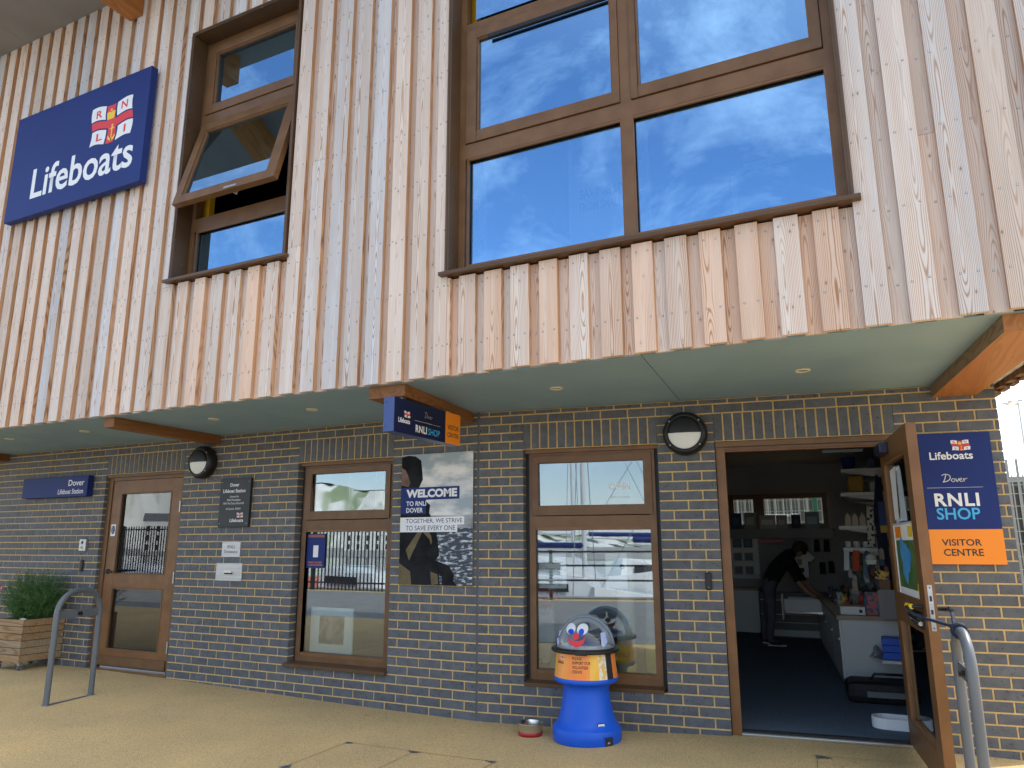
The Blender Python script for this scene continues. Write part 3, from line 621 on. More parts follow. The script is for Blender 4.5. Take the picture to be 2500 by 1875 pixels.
b = MB(); b.lathe([(.026, 0), (.026, .010), (0, .012)], (-4.735, .052, 1.03), 16, axis='y'); b.tube([(-4.735, .045, 1.03), (-4.735, .0, 1.03), (-4.70, -.008, 1.03), (-4.60, -.008, 1.028)], .0105, 10); b.build('door_handle', black_m, door)
B('notice_sticker', white_m, door, -4.765, -4.69, .050, .0515, 1.415, 1.545)
b = MB(); b.disc((-4.728, .0495, 1.484), .030, 20, ry=.048); b.build('blue_badge', navy_m, door); text('FIRE\nDOOR\nKEEP\nSHUT', -4.745, -4.711, 1.452, 1.516, .0492, white_m, door)
# ---- shop doorway and its leaf, standing open
b = MB(); b.box(1.979, 2.046, .035, .12, -.036, 2.096); b.box(2.046, 3.155, .035, .12, 2.020, 2.096); b.box(3.155, 3.246, .035, .12, -.04, 2.096)
d2 = inB(b.build('shop_doorway', framel_m, bld)); B('head_trim', frame_m, d2, 1.98, 3.24, .008, .034, 2.058, 2.097); B('head_stop', frame_m, d2, 2.05, 3.15, .02, .0345, 2.030, 2.050)
b = MB(); b.box(2.046, 3.155, .015, .13, -.036, -.022); b.box(2.046, 3.155, .02, .03, -.022, -.017); b.box(2.046, 3.155, .045, .055, -.022, -.017); b.build('threshold', chrome_m, d2); B('rubber_seal', rubber_m, d2, 2.046, 3.155, .07, .12, -.022, -.008)
# leaf local frame: x = 0 at the hinges .. LL at the free edge, the face seen from the doorway looks to -y
HX, HY = 3.135*cos(TH), 3.135*sin(TH); PX, PY = 3.2513, -.645
LL = math.hypot(HX-PX, HY-PY); LA = math.atan2(PY-HY, PX-HX)
g0, g1 = LL-.985, LL-.155
b = MB(); 
for x0, x1, z0, z1 in ((0, g0, .0, 2.02), (g1, LL-.0005, .0, 2.02), (g0, g1, .0, .17), (g0, g1, .825, .98), (g0, g1, 1.88, 2.02)): b.box(x0, x1, 0, .056, z0, z1, 0, {'right': 1 if x1 > LL-.01 else 0})
od = b.build('open_shop_door', [frame_m, framel_m], bld, (HX, HY, 0), (0, 0, LA))
for z0, z1 in ((.17, .825), (.98, 1.88)):
    pane(od, g0, g1, z0, z1, .028, glassD_m); bead(od, g0+.016, g1-.016, z0+.016, z1-.016, .012, framel_m, w=.016, d=.010)
b = MB(); b.box(LL-.0003, LL+.002, .016, .040, .84, 1.09, 0); b.box(LL+.002, LL+.0035, .022, .034, 1.00, 1.03, 1); b.box(LL+.002, LL+.0035, .022, .034, .93, .955, 1)
for z in (.855, 1.075): b.box(LL+.002, LL+.003, .025, .031, z-.004, z+.004, 1)
b.build('lock_plate', [steel_m, ink_m], od)
b = MB(); b.box(LL-.40, LL-.085, -.012, 0, .838, .93, 0); b.tube([(LL-.39, -.022, .90), (LL-.10, -.022, .90)], .017, 10); b.tube([(LL-.39, -.020, .868), (LL-.10, -.020, .868)], .013, 10, 1); b.build('letter_box', [black_m, chrome_m], od)
b = MB(); b.tube([(LL-.075, 0, .965), (LL-.075, -.06, .965)], .010, 8, 1); b.tube([(LL-.075, -.06, .965), (LL-.10, -.066, .965), (LL-.20, -.066, .963)], .015, 12); b.build('inside_handle', [yplas_m, black_m], od)
b = MB(); b.tube([(LL-.07, .056, .955), (LL-.07, .115, .955), (LL-.04, .120, .955), (LL+.02, .122, .953)], .011, 10); b.build('outside_handle', black_m, od)
b = MB(); b.box(.12, .40, -.055, -.001, 1.925, 1.995); b.build('door_closer', navyd_m, od, bevel=.004)
B('closer_arm', black_m, d2, 2.75, 3.03, .03, .06, 1.985, 2.005)
def on_leaf(name, label, cat): return thing(name, label, cat, (HX, HY, 0), LA)
# papers on the door glass
def curled(par, x0, x1, z0, z1, y, mats, cur=.03, name='paper'):
    b = MB(); n = 8; vs = []
    for i in range(n+1):
        for j in range(n+1):
            u, v = i/n, j/n; vs.append((x0+(x1-x0)*u, y - cur*max(0, u-.45)**2*3*(1-.5*v), z0+(z1-z0)*v + .01*sin(u*2)))
    b.add(vs, [(i*(n+1)+j, (i+1)*(n+1)+j, (i+1)*(n+1)+j+1, i*(n+1)+j+1) for i in range(n) for j in range(n)], 0, True); return b.build(name, mats, par)
t = on_leaf('paper_notice', 'white printed paper notice taped high on the open door glass', 'notice')
curled(t, LL-.90, LL-.61, 1.475, 1.815, .024, white_m, .02); curled(t, LL-.86, LL-.57, 1.455, 1.79, .0255, M('grey_print', (.55, .57, .62), .6), .018, 'second_sheet')
t = on_leaf('map_poster', 'laminated map poster with an orange heading on the open door above the yellow handle', 'poster')
x0, x1, z0, z1 = LL-.90, LL-.20, .965, 1.44
B('sheet', white_m, t, x0, x1, .012, .016, z0, z1)
mapg_m = MN('map_green', (.05, .13, .04), (.12, .20, .06), 18, .4, stretch=(1, 1, 1)); mapb_m = MN('map_blue', (.06, .28, .62), (.10, .36, .72), 6, .35)
B('map_land', mapg_m, t, x0+.03, x1-.03, .0112, .0119, z0+.075, z1-.10)
b = MB(); P = []
for k in range(26):
    a_ = 2*pi*k/26; rr = 1 + .22*sin(3*a_+1) + .12*sin(7*a_); P.append((x0+.33+.17*cos(a_)*rr, z0+.255+.125*sin(a_)*rr))
b.prism(P, .0106, None); b.build('map_harbour', mapb_m, t)
for i in range(4): text('VISITOR MAP'[i*2:i*2+3], x0+.05+.0*i, x0+.22, z1-.045-.0*i, z1-.02, .0117, red_m, t) if i == 0 else None
B('heading', orange_m, t, x0+.03, x0+.26, .0108, .0118, z1-.085, z1-.012); B('compass', yell_m, t, x1-.19, x1-.04, .0108, .0118, z1-.08, z1-.015); B('side_tab', yell_m, t, x1-.045, x1-.015, .0104, .0118, z0+.02, z0+.12)
b = MB(); ring(b, x0-.012, x1+.012, z0-.012, z1+.012, .008, .0118, .014); b.build('clear_frame', M('clear_edge', (.72, .76, .74), .15), t)

# ------------------------------------------------------------------ signs and fixings
def sign_box(name, label, x0, x1, z0, z1, y0, y1, mat, rz=0, loc=(0, 0, 0), cat='sign', bev=.003):
    t = thing(name, label, cat, loc, rz); B('panel', mat, t, x0, x1, y0, y1, z0, z1, bevel=bev); return t
y = FY-.10
t = sign_box('lifeboats_sign', 'large navy Lifeboats sign with a flag emblem high on the timber cladding', -4.888, -2.788, 4.612, 5.815, y, FY-.03, navy_m)
flag(t, -3.60, 5.145, .60, .415, y-.0005)
text('Lifeboats', -4.485, -2.925, 4.795, 5.135, y, white_m, t, .016)
for x in (-4.6, -4.1, -3.6, -3.1): B('fixing_bracket', black_m, t, x, x+.05, FY-.028, FY-.001, 4.62, 4.66)
t = sign_box('station_name_sign', 'slim navy sign reading Dover Lifeboat Station left of the narrow door', -6.31, -5.085, 1.868, 2.105, -.075, -.004, navy_m)
text('Dover', -5.434, -5.147, 1.992, 2.062, -.075, white_m, t, .012); text('Lifeboat Station', -5.615, -5.152, 1.900, 1.958, -.075, white_m, t, .012)
t = sign_box('opening_plaque', 'dark slate plaque commemorating the station opening, between the wall lamp and donation plate', -3.01, -2.592, 1.493, 1.981, -.032, -.002, slate_m, cat='plaque')
for s_, x0, x1, z0, z1, bo in (('Dover', -2.872, -2.750, 1.897, 1.932, .02), ('Lifeboat Station', -2.966, -2.658, 1.836, 1.872, .02), ('Opened by', -2.868, -2.745, 1.783, 1.806, 0), ('RNLI President', -2.90, -2.718, 1.752, 1.773, 0), ('HRH The Duke of Kent KG', -2.953, -2.668, 1.718, 1.739, 0), ('22 June 2024', -2.911, -2.71, 1.660, 1.683, 0), ('Lifeboats', -2.846, -2.662, 1.541, 1.575, .02)):
    text(s_, x0, x1, z0, z1, -.032, white_m, t, bo)
flag(t, -2.752, 1.585, .082, .046, -.0322)
for x in (-2.985, -2.617):
    for z in (1.945, 1.528): MB().lathe([(.006, 0), (.0055, .003), (0, .004)], (x, -.032, z), 10, axis='y').build('stud', chrome_m, t)
t = sign_box('donations_plate', 'brushed steel plate engraved RNLI Donations below the slate plaque', -2.950, -2.700, 1.198, 1.346, -.006, 0, steel_m, cat='plate', bev=.001)
text('RNLI', -2.872, -2.775, 1.283, 1.313, -.006, ink_m, t); text('Donations', -2.915, -2.735, 1.236, 1.264, -.006, ink_m, t)
t = thing('donation_slot', 'square steel donation plate with a coin slot set in the brick wall', 'donation box')
B('plate', steel_m, t, -3.010, -2.655, -.006, 0, .967, 1.138, bevel=.001); b = MB(); b.box(-2.885, -2.785, -.026, -.006, 1.045, 1.062); b.box(-2.885, -2.785, -.014, -.006, 1.030, 1.0449, 1); b.build('coin_slot', [chrome_m, ink_m], t)
for x in (-2.988, -2.677):
    for z in (.985, 1.120): MB().lathe([(.009, 0), (.007, .003), (0, .003)], (x, -.006, z), 10, axis='y').build('screw', chrome_m, t)
t = thing('door_intercom', 'silver door intercom with a round camera lens beside the narrow door', 'intercom'); B('housing', steel_m, t, -5.175, -5.062, -.032, 0, 1.252, 1.382, bevel=.003)
MB().lathe([(.018, 0), (.016, .004), (.009, .005), (0, .003)], (-5.122, -.032, 1.345), 16, axis='y').build('lens', ink_m, t); b = MB()
for k in range(4): b.box(-5.14, -5.10, -.0335, -.032, 1.298-.008*k, 1.302-.008*k)
b.build('speaker_grille', ink_m, t); B('call_button', chrome_m, t, -5.133, -5.108, -.036, -.032, 1.262, 1.270)
def fob(name, label, x, z, loc=(0, 0, 0), rz=0):
    t = thing(name, label, 'card reader', loc, rz); B('housing', black_m, t, x-.024, x+.024, -.022, 0, z-.065, z+.065, bevel=.010); MB().disc((x, -.0225, z-.045), .006, 10).build('indicator', galv_m, t)
fob('card_reader', 'small black card reader on the wall below the intercom', -5.121, 1.088); fob('card_reader', 'small black card reader on the pier left of the open shop door', 1.872, 1.043, rz=TH)
def bulkhead(label, x, z, rz=0):
    t = thing('bulkhead_lamp', label, 'wall lamp', rz=rz, group='round bulkhead lamps on the brick wall'); c = (x, 0, z); r = .172
    MB().lathe([(r*.93, 0), (r, .02), (r, .055), (r*.97, .085), (r*.88, .105), (r*.74, .112), (r*.735, .100), (0, .100)], c, 48, axis='y').build('housing', black_m, t)
    b = MB(); n = 24; pr = [(r*.735, .103), (r*.6, .112), (r*.35, .121), (0, .124)]
    b.lathe(pr, c, n, 0, axis='y', a0=pi, a1=2*pi); b.build('opal_diffuser', opal_m, t)
    b = MB(); b.lathe([(r*.76, .106), (r*.74, .121), (r*.6, .127), (r*.35, .134), (0, .137)], c, n, 0, axis='y', a0=0, a1=pi); k = r*.75
    b.add([(x-k, -.10, z-.001), (x+k, -.10, z-.001), (x+k*.5, -.134, z-.001), (x, -.137, z-.001), (x-k*.5, -.134, z-.001)], [(0,1,2,3,4)]); b.build('half_shade', black_m, t)
    for a_ in (40, 140, 220, 320): MB().lathe([(.007, 0), (.006, .003), (0, .003)], (x+r*.86*cos(R(a_)), -.108, z+r*.86*sin(R(a_))), 8, axis='y').build('screw', steel_m, t)
bulkhead('round black bulkhead lamp with a half shade, left of the slate plaque', -3.285, 2.165); bulkhead('round black bulkhead lamp with a half shade, between the shop window and the shop door', 1.757, 2.168, TH)
# shop sign on the right-hand pier
t = sign_box('shop_sign', 'navy and orange board reading Lifeboats Dover RNLI Shop Visitor Centre, right of the open door', 3.391, 3.844, 1.415, 2.088, -.022, -.003, navy_m, rz=TH, bev=.0015)
B('orange_panel', orange_m, t, 3.391, 3.844, -.022, -.003, 1.178, 1.4145)
yy = -.0223; flag(t, 3.600, 1.963, .112, .070, yy); text('Lifeboats', 3.452, 3.724, 1.900, 1.955, yy, white_m, t, .02); script(t, 3.515, 3.670, 1.742, 1.797, yy, white_m, .0028)
B('rule', white_m, t, 3.414, 3.760, yy-.0006, yy-.0001, 1.7018, 1.7036); text('RNLI', 3.452, 3.728, 1.573, 1.664, yy, white_m, t, .03, space=1.12); text('SHOP', 3.455, 3.723, 1.481, 1.562, yy, cyan_m, t, .015)
text('VISITOR', 3.465, 3.709, 1.303, 1.348, yy, ink_m, t, .015); text('CENTRE', 3.470, 3.712, 1.234, 1.282, yy, ink_m, t, .015)
# projecting sign hung below the middle beam; faces +x (local -y)
t = thing('projecting_sign', 'projecting navy and orange box sign hanging below the timber beam', 'sign', (.098, 0, 0), pi/2)
# local x = world y, local -y = world +x
B('casing', [navyd_m, navyl_m], t, -1.385, -.700, 0, .092, 2.088, 2.335, 0, {'left': 1, 'bottom': 1}, bevel=.002); B('orange_end', [orange_m, navyl_m], t, -.6995, -.475, 0, .092, 2.088, 2.335, 0, {'bottom': 1}, bevel=.002)
flag(t, -1.262, 2.205, .070, .045, -.0005); text('Lifeboats', -1.335, -1.190, 2.162, 2.197, 0, white_m, t, .02); script(t, -1.000, -.890, 2.238, 2.282, -.0002, white_m, .0018)
B('rule', white_m, t, -1.130, -.775, -.0007, -.0001, 2.2005, 2.2020); text('RNLI', -1.115, -.965, 2.118, 2.172, 0, white_m, t, .03, space=1.12); text('SHOP', -.948, -.785, 2.118, 2.168, 0, cyan_m, t, .01)
text('VISITOR', -.672, -.502, 2.198, 2.236, 0, ink_m, t, .01); text('CENTRE', -.672, -.502, 2.140, 2.176, 0, ink_m, t, .01)
for x in (-1.25, -.62): b = MB(); b.box(x, x+.04, .03, .06, 2.335, 2.356); b.build('hanger', steel_m, t)
for z in (2.125, 2.30): MB().box(-1.3865, -1.385, .065, .073, z-.004, z+.004).build('screw', ink_m, t)
# welcome poster: printed canvas on a box frame
t = thing('welcome_poster', 'tall printed welcome poster of a crew member in silhouette looking out to sea', 'poster')
x0, x1, z0, z1, yp = -.772, -.034, .977, 2.106, -.022
B('canvas', [white_m, steel_m], t, x0, x1, yp, -.002, z0, z1, 0, {'right': 1, 'left': 1})
cl = MN('printed_clouds', (.34, .40, .45), (.80, .78, .76), 3.2, .5, stretch=(1.2, 1, 2.6), lo=.40, hi=.62, detail=8); B('printed_sky', cl, t, x0, x1, yp-.0008, yp-.0003, 1.565, z1)
cl2 = MN('printed_dark_cloud', (.10, .12, .15), (.62, .63, .65), 3, .5, stretch=(1, 1, 3.2), lo=.35, hi=.7, detail=7); B('printed_low_cloud', cl2, t, x0, x1, yp-.0008, yp-.0003, 1.455, 1.565)
se = MN('printed_sea', (.035, .05, .075), (.72, .75, .80), 17, .5, stretch=(1, 1, 2.6), lo=.50, hi=.68, detail=7); B('printed_sea', se, t, x0, x1, yp-.0008, yp-.0003, z0, 1.455)
fig_m = MN('printed_dark_figure', (.010, .011, .014), (.024, .025, .028), 6, .85, spec=.1); bronze_p = MN('printed_lifejacket', (.10, .075, .03), (.16, .12, .05), 9, .5); fac_m = MN('printed_face', (.12, .06, .04), (.20, .11, .08), 12, .5)
def pg(name, pts, m, dy): MB().prism([(x0+p[0]*(x1-x0), z0+p[1]*(z1-z0)) for p in pts][::-1], yp-dy, None).build(name, m, t)
pg('printed_head', [(.0,.72),(.0,.985),(.10,.995),(.20,.985),(.28,.95),(.30,.86),(.31,.80),(.26,.74)], fig_m, .0010)
pg('printed_face', [(.0,.76),(.0,.90),(.06,.88),(.10,.83),(.13,.78),(.11,.745)], fac_m, .0012)
pg('printed_body', [(.0,.0),(.0,.72),(.24,.72),(.34,.64),(.42,.60),(.41,.54),(.50,.44),(.53,.34),(.56,.22),(.50,.18),(.56,.12),(.57,.0)], fig_m, .0010)
pg('printed_arm', [(.50,.185),(.60,.165),(.70,.14),(.76,.08),(.75,.04),(.80,.0),(.60,.0),(.60,.06),(.55,.09)], fig_m, .0011)
pg('printed_strap', [(.09,.26),(.14,.18),(.32,.40),(.42,.34),(.44,.30),(.46,.32),(.44,.37),(.33,.46),(.27,.41)], bronze_p, .0013)
pg('printed_jacket_panel', [(.0,.0),(.0,.16),(.16,.10),(.18,.0)], bronze_p, .0013); pg('printed_jacket_front', [(.44,.10),(.54,.08),(.55,.01),(.46,.0)], bronze_p, .0013)
def pq(name, a, c_, e, f_, m, dy=.0016): MB().box(a, c_, yp-dy, yp-dy+.0004, e, f_).build(name, m, t)
pq('navy_caption', x0, -.166, 1.702, 1.812, navy_m); pq('navy_caption', x0, -.505, 1.578, 1.7019, navy_m); pq('white_caption', x0, -.117, 1.4845, 1.551, white_m); pq('white_caption', x0, -.184, 1.423, 1.4844, white_m)
for s_, a, c_, e, f_, m, bo in (('WELCOME', -.714, -.190, 1.722, 1.796, white_m, .05), ('TO RNLI', -.712, -.503, 1.650, 1.692, white_m, .02), ('DOVER', -.710, -.536, 1.592, 1.634, white_m, .02), ('TOGETHER, WE STRIVE', -.712, -.134, 1.496, 1.538, navy_m, 0), ('TO SAVE EVERY ONE', -.710, -.205, 1.437, 1.479, navy_m, 0)):
    text(s_, a, c_, e, f_, yp-.0017, m, t, bo)
# ------------------------------------------------------------------ things standing on the pavement
def hoop(label, ax, ay, bx, by, h, r=.0245):
    t = thing('cycle_hoop', label, 'cycle stand', ((ax+bx)/2, (ay+by)/2, gz((ax+bx)/2, (ay+by)/2)), math.atan2(by-ay, bx-ax), 'grey steel cycle hoops'); w = math.hypot(bx-ax, by-ay)/2; rc_ = w*.86
    P = [(-w, 0, -.06), (-w, 0, h*.4), (-w, 0, h-rc_)] + [(-w+rc_-rc_*cos(a_), 0, h-rc_+rc_*sin(a_)) for a_ in [pi/2*k/8 for k in range(1, 9)]]
    P += [(w-rc_+rc_*sin(a_), 0, h-rc_+rc_*cos(a_)) for a_ in [pi/2*k/8 for k in range(0, 9)]] + [(w, 0, h*.4), (w, 0, -.06)]
    MB().tube(P, r, 14).build('hoop_tube', galv_m, t)
    b = MB(); b.box(-w+.01, w-.01, -.004, .004, h-.235, h-.165); b.build('cross_plate', galv_m, t)
    b = MB(); b.tube([(0, -.03, h-.20), (0, .03, h-.20)], .016, 12); b.build('cross_stud', black_m, t)
    for x in (-w, w): MB().lathe([(.034, -.01), (.034, .006), (.026, .010)], (x, 0, 0), 16).build('foot_collar', galv_m, t)
    b = MB(); b.box(-w+.03, w-.03, -.022, .022, -.004, .003); b.build('ground_strip', galv_m, t)  # thin strip lying on the ground between the feet
    return t
hoop('grey steel hoop standing in front of the narrow door by the planter', -3.417, -1.335, -3.499, -.878, .93)
hr = hoop('grey steel hoop beside the open shop door, tied to its handle by a rope', 3.392, -1.265, 3.362, -.845, .925, .0255)
b = MB(); b.tube([(-.19, -.03, .66), (-.07, -.03, .70)], .001, 4)
# rope from the yellow handle round the hoop's top
M_leaf = Matrix.Translation((HX, HY, 0)) @ Matrix.Rotation(LA, 4, 'Z')
def LW(x, y, z): return M_leaf @ Vector((x, y, z))
def twisted(b, pts, r=.008, turns=26):
    pts = [Vector(p) for p in pts]; ln = [0]
    for p, q in zip(pts, pts[1:]): ln.append(ln[-1]+(q-p).length)
    def at(s):
        for i in range(len(pts)-1):
            if s <= ln[i+1] or i == len(pts)-2: return pts[i].lerp(pts[i+1], min(1, (s-ln[i])/(ln[i+1]-ln[i]+1e-9)))
    n = max(12, int(ln[-1]/.008))
    for k in range(3):
        P = []
        for i in range(n+1):
            s = ln[-1]*i/n; a_ = s*turns*2*pi/1.0 + k*2*pi/3; P.append(at(s) + Vector((cos(a_)*r*.6, sin(a_)*r*.3, sin(a_)*r*.6)))
        b.tube(P, r*.62, 5)
top = Vector((3.377, -1.03, gz(3.38, -1.03)+.925))
rp = MB(); h1 = LW(LL-.095, -.066, .965); h2 = LW(LL-.0, .115, .955)
twisted(rp, [LW(LL-.10, -.050, .975), LW(LL-.09, -.086, .962), LW(LL-.03, -.075, .935), LW(LL+.03, -.02, .912), top+Vector((-.03, .09, .018)), top+Vector((.0, .03, .030)), top+Vector((.034, .0, .0))], .0085)
twisted(rp, [h2+Vector((.0, -.0, .015)), h2+Vector((.01, -.02, -.012)), top+Vector((-.015, .10, .02)), top+Vector((-.03, .05, .01)), top+Vector((-.032, .0, -.01))], .0085)
for k in range(3): 
    c = top+Vector((0, .035-.026*k, -.0)); rp.tube([c+Vector((.033*cos(a_), .006*sin(3*a_), .033*sin(a_))) for a_ in [2*pi*i/14 for i in range(14)]], .0095, 6, closed=True)
tag(rp.build('rope', rope_m), 'dark navy twisted rope tying the open door handle to the steel hoop', 'rope')
# planter on castors
PL = (-5.29, -.475); pr = R(2)
pl = thing('timber_planter', 'square slatted timber planter on castors left of the steel hoop', 'planter', (PL[0], PL[1], gz(-5.3)), pr)
S, zb, sh = .47, .09, .068          # local: x -S..0, y 0..S
for k in range(6):
    z = zb + k*(sh+.005)
    for (x0, x1, y0, y1) in ((-S, 0, 0, .022), (-S, 0, S-.022, S), (-.022, 0, .0225, S-.0225), (-S, -S+.022, .0225, S-.0225)):
        B('slat', deck_m, pl, x0, x1, y0+rnd.uniform(-.001, .001), y1, z, z+sh, bevel=.003)
for x in (-S+.03, -.06):
    for y in (.03, S-.06): B('corner_post', deck_m, pl, x, x+.035, y, y+.035, zb, zb+.42)
for x in (-S+.06, -.06):
    for y in (.06, S-.06):
        b = MB(); b.tube([(x-.009, y, .026), (x+.009, y, .026)], .026, 14); b.box(x-.017, x+.017, y-.02, y+.02, .05, .09, 1); b.build('castor', [galv_m, steel_m], pl)
B('liner', ink_m, pl, -S+.024, -.024, .024, S-.024, zb+.02, zb+.40); b = MB()
n = 12; b.add([(-S+.03+(S-.06)*i/n, .03+(S-.06)*j/n, zb+.402+rnd.uniform(-.008, .012)) for i in range(n+1) for j in range(n+1)], [(i*(n+1)+j, (i+1)*(n+1)+j, (i+1)*(n+1)+j+1, i*(n+1)+j+1) for i in range(n) for j in range(n)], 0, True); b.build('soil', soil_m, pl)
px0, py0, pz0 = PL[0]-.235, PL[1]+.235, gz(-5.3)+zb+.40
plant = thing('feathery_plant', 'bushy feathery green plant growing in the timber planter', 'plant', (px0, py0, pz0))
fo = MB(); stm = MB()
for k in range(330):
    a_ = rnd.uniform(0, 2*pi); sp = rnd.uniform(.0, .19); le = rnd.uniform(0, .33); hh = rnd.uniform(.18, .60)*(1-.9*le)
    p0 = Vector((sp*cos(a_), sp*sin(a_)*.9, 0)); tip = p0 + Vector((cos(a_)*le, sin(a_)*le*.8, hh)); mid = p0.lerp(tip, .5) + Vector((0, 0, .06))
    Pm = [p0*(1-u)**2 + mid*2*u*(1-u) + tip*u*u for u in [i/6 for i in range(7)]]
    stm.tube(Pm, [.0022]*3+[.0016]*4, 3, caps=False)
    for q in range(38):
        u = rnd.uniform(.18, 1.0); c = p0*(1-u)**2 + mid*2*u*(1-u) + tip*u*u
        d = Vector((rnd.gauss(0, 1), rnd.gauss(0, 1), rnd.gauss(.35, .8))).normalized(); ll = rnd.uniform(.03, .075)
        sd_ = d.cross(Vector((rnd.random()-.5, rnd.random()-.5, rnd.random()-.5))).normalized()*rnd.uniform(.0009, .0018); e = c+d*ll; m_ = c+d*ll*.5+Vector((0, 0, .006))
        fo.add([c-sd_, c+sd_, m_+sd_, e, m_-sd_], [(0,1,2,3,4)])
fo.build('foliage', leaf_m, plant); stm.build('stems', stem_m, plant)
for k in range(260):      # low ground cover at the front of the soil
    pass
fl = thing('magenta_flower', 'small magenta flower leaning out at the left of the feathery plant', 'flower', (-5.72, -.50, pz0))
b = MB(); b.tube([(.10, .12, 0), (.04, .03, .22), (0, 0, .36)], .003, 5); b.build('stem', stem_m, fl)
for k in range(8):
    a_ = 2*pi*k/8; b = MB(); b.add([(0, -.002, .36), (.014*cos(a_-.4), -.006, .36+.014*sin(a_-.4)), (.032*cos(a_), -.010, .36+.032*sin(a_)), (.014*cos(a_+.4), -.006, .36+.014*sin(a_+.4))], [(0,1,2,3)]); b.build('petal', petal_m, fl)
MB().lathe([(.008, 0), (0, .006)], (0, -.004, .36), 8, axis='y').build('flower_centre', yell_m, fl)
b = MB(); b.lathe([(0, 0), (.035, .004), (.048, .022), (.036, .042), (0, .05)], (0, 0, 0), 10); so_ = tag(b.build('pale_stone', stone_m, None, (-5.40, -.415, pz0+.002)), 'pale rounded stone lying on the soil at the planter edge', 'stone'); so_.scale = (1.1, .7, .9)
cov = MB()
for k in range(1500):
    x, y = rnd.uniform(-S+.03, -.03), rnd.uniform(.03, S-.04); d = Vector((rnd.gauss(0, 1), rnd.gauss(0, 1), rnd.uniform(.2, 1.2))).normalized()*rnd.uniform(.012, .035); s_ = d.cross(Vector((0, 0, 1))).normalized()*.006; c = Vector((x, y, 0)); cov.add([c, c+d*.5-s_, c+d, c+d*.5+s_], [(0,1,2,3)])
o = cov.build('ground_cover', leaf_m, None, (PL[0], PL[1], pz0), (0, 0, pr)); tag(o, kind='stuff')
# collecting box with a dome
CX, CY = 1.012, -.165; cz = gz(CX, CY)
cb = thing('collecting_box', 'blue waisted charity collecting box with a clear dome, clown-like face and orange band', 'collecting box', (CX, CY, cz), R(6)); cb.scale = (.935, .935, 1)
prof = [(.258, 0), (.266, .012), (.266, .088), (.258, .100), (.240, .112), (.222, .145), (.203, .200), (.189, .260), (.181, .320), (.178, .352), (.184, .375), (.205, .392), (.236, .400), (.248, .410), (.252, .428), (.246, .436)]
b = MB(); b.lathe(prof, n=64); 
body = b.build('moulded_body', blue_m, cb)
# notch cut in the skirt (dark socket with chain anchor) on the front right
na = R(-38)
for o_, m_, nm in ((.0, ink_m, 'skirt_notch'),):
    e = D.objects.new('tmp', None); b = MB(); b.box(.236, .2675, -.038, .038, .0, .062); q = b.build(nm, m_, cb, None, (0, 0, na))
    D.objects.remove(e)
b = MB(); b.box(.225, .2685, -.046, -.0385, 0, .07); b.box(.225, .2685, .0385, .046, 0, .07); b.box(.225, .2685, -.0385, .0385, .0625, .070); b.build('notch_lip', blue_m, cb, None, (0, 0, na))
b = MB(); b.tube([(.262, -.01, .02), (.272, .0, .03), (.262, .012, .02)], .006, 6); b.build('anchor_ring', steel_m, cb, None, (0, 0, na))
sk = R(-58); b = MB(); b.box(.222, .2285, -.032, .032, .112, .150); o = b.build('maker_label', navy_m, cb, None, (0, 0, R(-47))); b = MB(); b.box(.2286, .2290, -.027, .027, .117, .145); b.build('label_print', white_m, cb, None, (0, 0, R(-47)))
# printed band
band = MB(); nb_ = 64; zs = [.437, .612]; rs = [.2475, .226]
bandm = {}
org2 = MN('printed_band_orange', (.93, .20, .02), (.95, .42, .10), 4, .3, stretch=(1, 1, .4)); yel2 = MN('printed_band_yellow', (.92, .42, .02), (.95, .60, .10), 6, .3); 
for j in range(nb_):
    a0, a1 = 2*pi*j/nb_, 2*pi*(j+1)/nb_; am = math.degrees((a0+a1)/2) % 360
    # angle 270 = towards -y
    m_ = 0 if 215 < am < 292 else (1 if 290 < am < 312 else (3 if 312 <= am < 327 else (2 if 327 <= am < 344 else (1 if 195 < am <= 215 else (2 if 185 < am < 200 else 0)))))
    band.add([(r_*cos(a), r_*sin(a), z) for a, r_, z in ((a0, rs[0], zs[0]), (a1, rs[0], zs[0]), (a1, rs[1], zs[1]), (a0, rs[1], zs[1]))], [(0,1,2,3)], m_, True)
band.build('printed_band', [org2, yel2, ink_m, MN('printed_band_spray', (.85, .50, .08), (.80, .78, .74), 30, .3, lo=.45, hi=.55)], cb, merge=True)
def wrap(o, dr=.0012, dome=None):
    """bend flat print (x across, z up) round the box"""
    for v in o.data.vertices:
        x, z = v.co.x, v.co.z
        if dome is None: r_ = rs[0] + (rs[1]-rs[0])*(z-zs[0])/(zs[1]-zs[0]) + dr
        else: r_ = dome(z) + dr
        a_ = -pi/2 + x/.237; v.co = (r_*cos(a_), r_*sin(a_), z)
for s_, x0, x1, z0, z1 in (('PLEASE', -.045, .032, .570, .590), ('SUPPORT OUR', -.045, .098, .541, .561), ('VOLUNTEER', -.043, .080, .511, .531), ('CREWS', -.043, .033, .482, .502), ('Lifeboats', -.205, -.128, .536, .560)):
    wrap(text(s_, x0, x1, z0, z1, 0, ink_m, cb, .008))
kids = set(cb.children); flag(cb, -.168, .566, .038, .028, 0, letters=False)
for o_ in set(cb.children)-kids: wrap(o_, .0018)
b = MB(); b.lathe([(.232, .606), (.262, .610), (.270, .618), (.270, .628), (.262, .636), (.232, .640), (.225, .634)], n=64); b.build('black_rim', rubber_m, cb)
b = MB(); b.box(-.045, .045, -.279, -.262, .606, .638); b.build('rim_clasp', rubber_m, cb, None, (0, 0, R(8)), bevel=.003)
DR, DH = .233, .228
dome = lambda z: DR*math.sqrt(max(0, 1-((z-.640)/DH)**2))
b = MB(); b.lathe([(DR*cos(t_), .640+DH*sin(t_)) for t_ in [pi/2*k/20 for k in range(21)]], n=64); b.build('clear_dome', clear_m, cb)
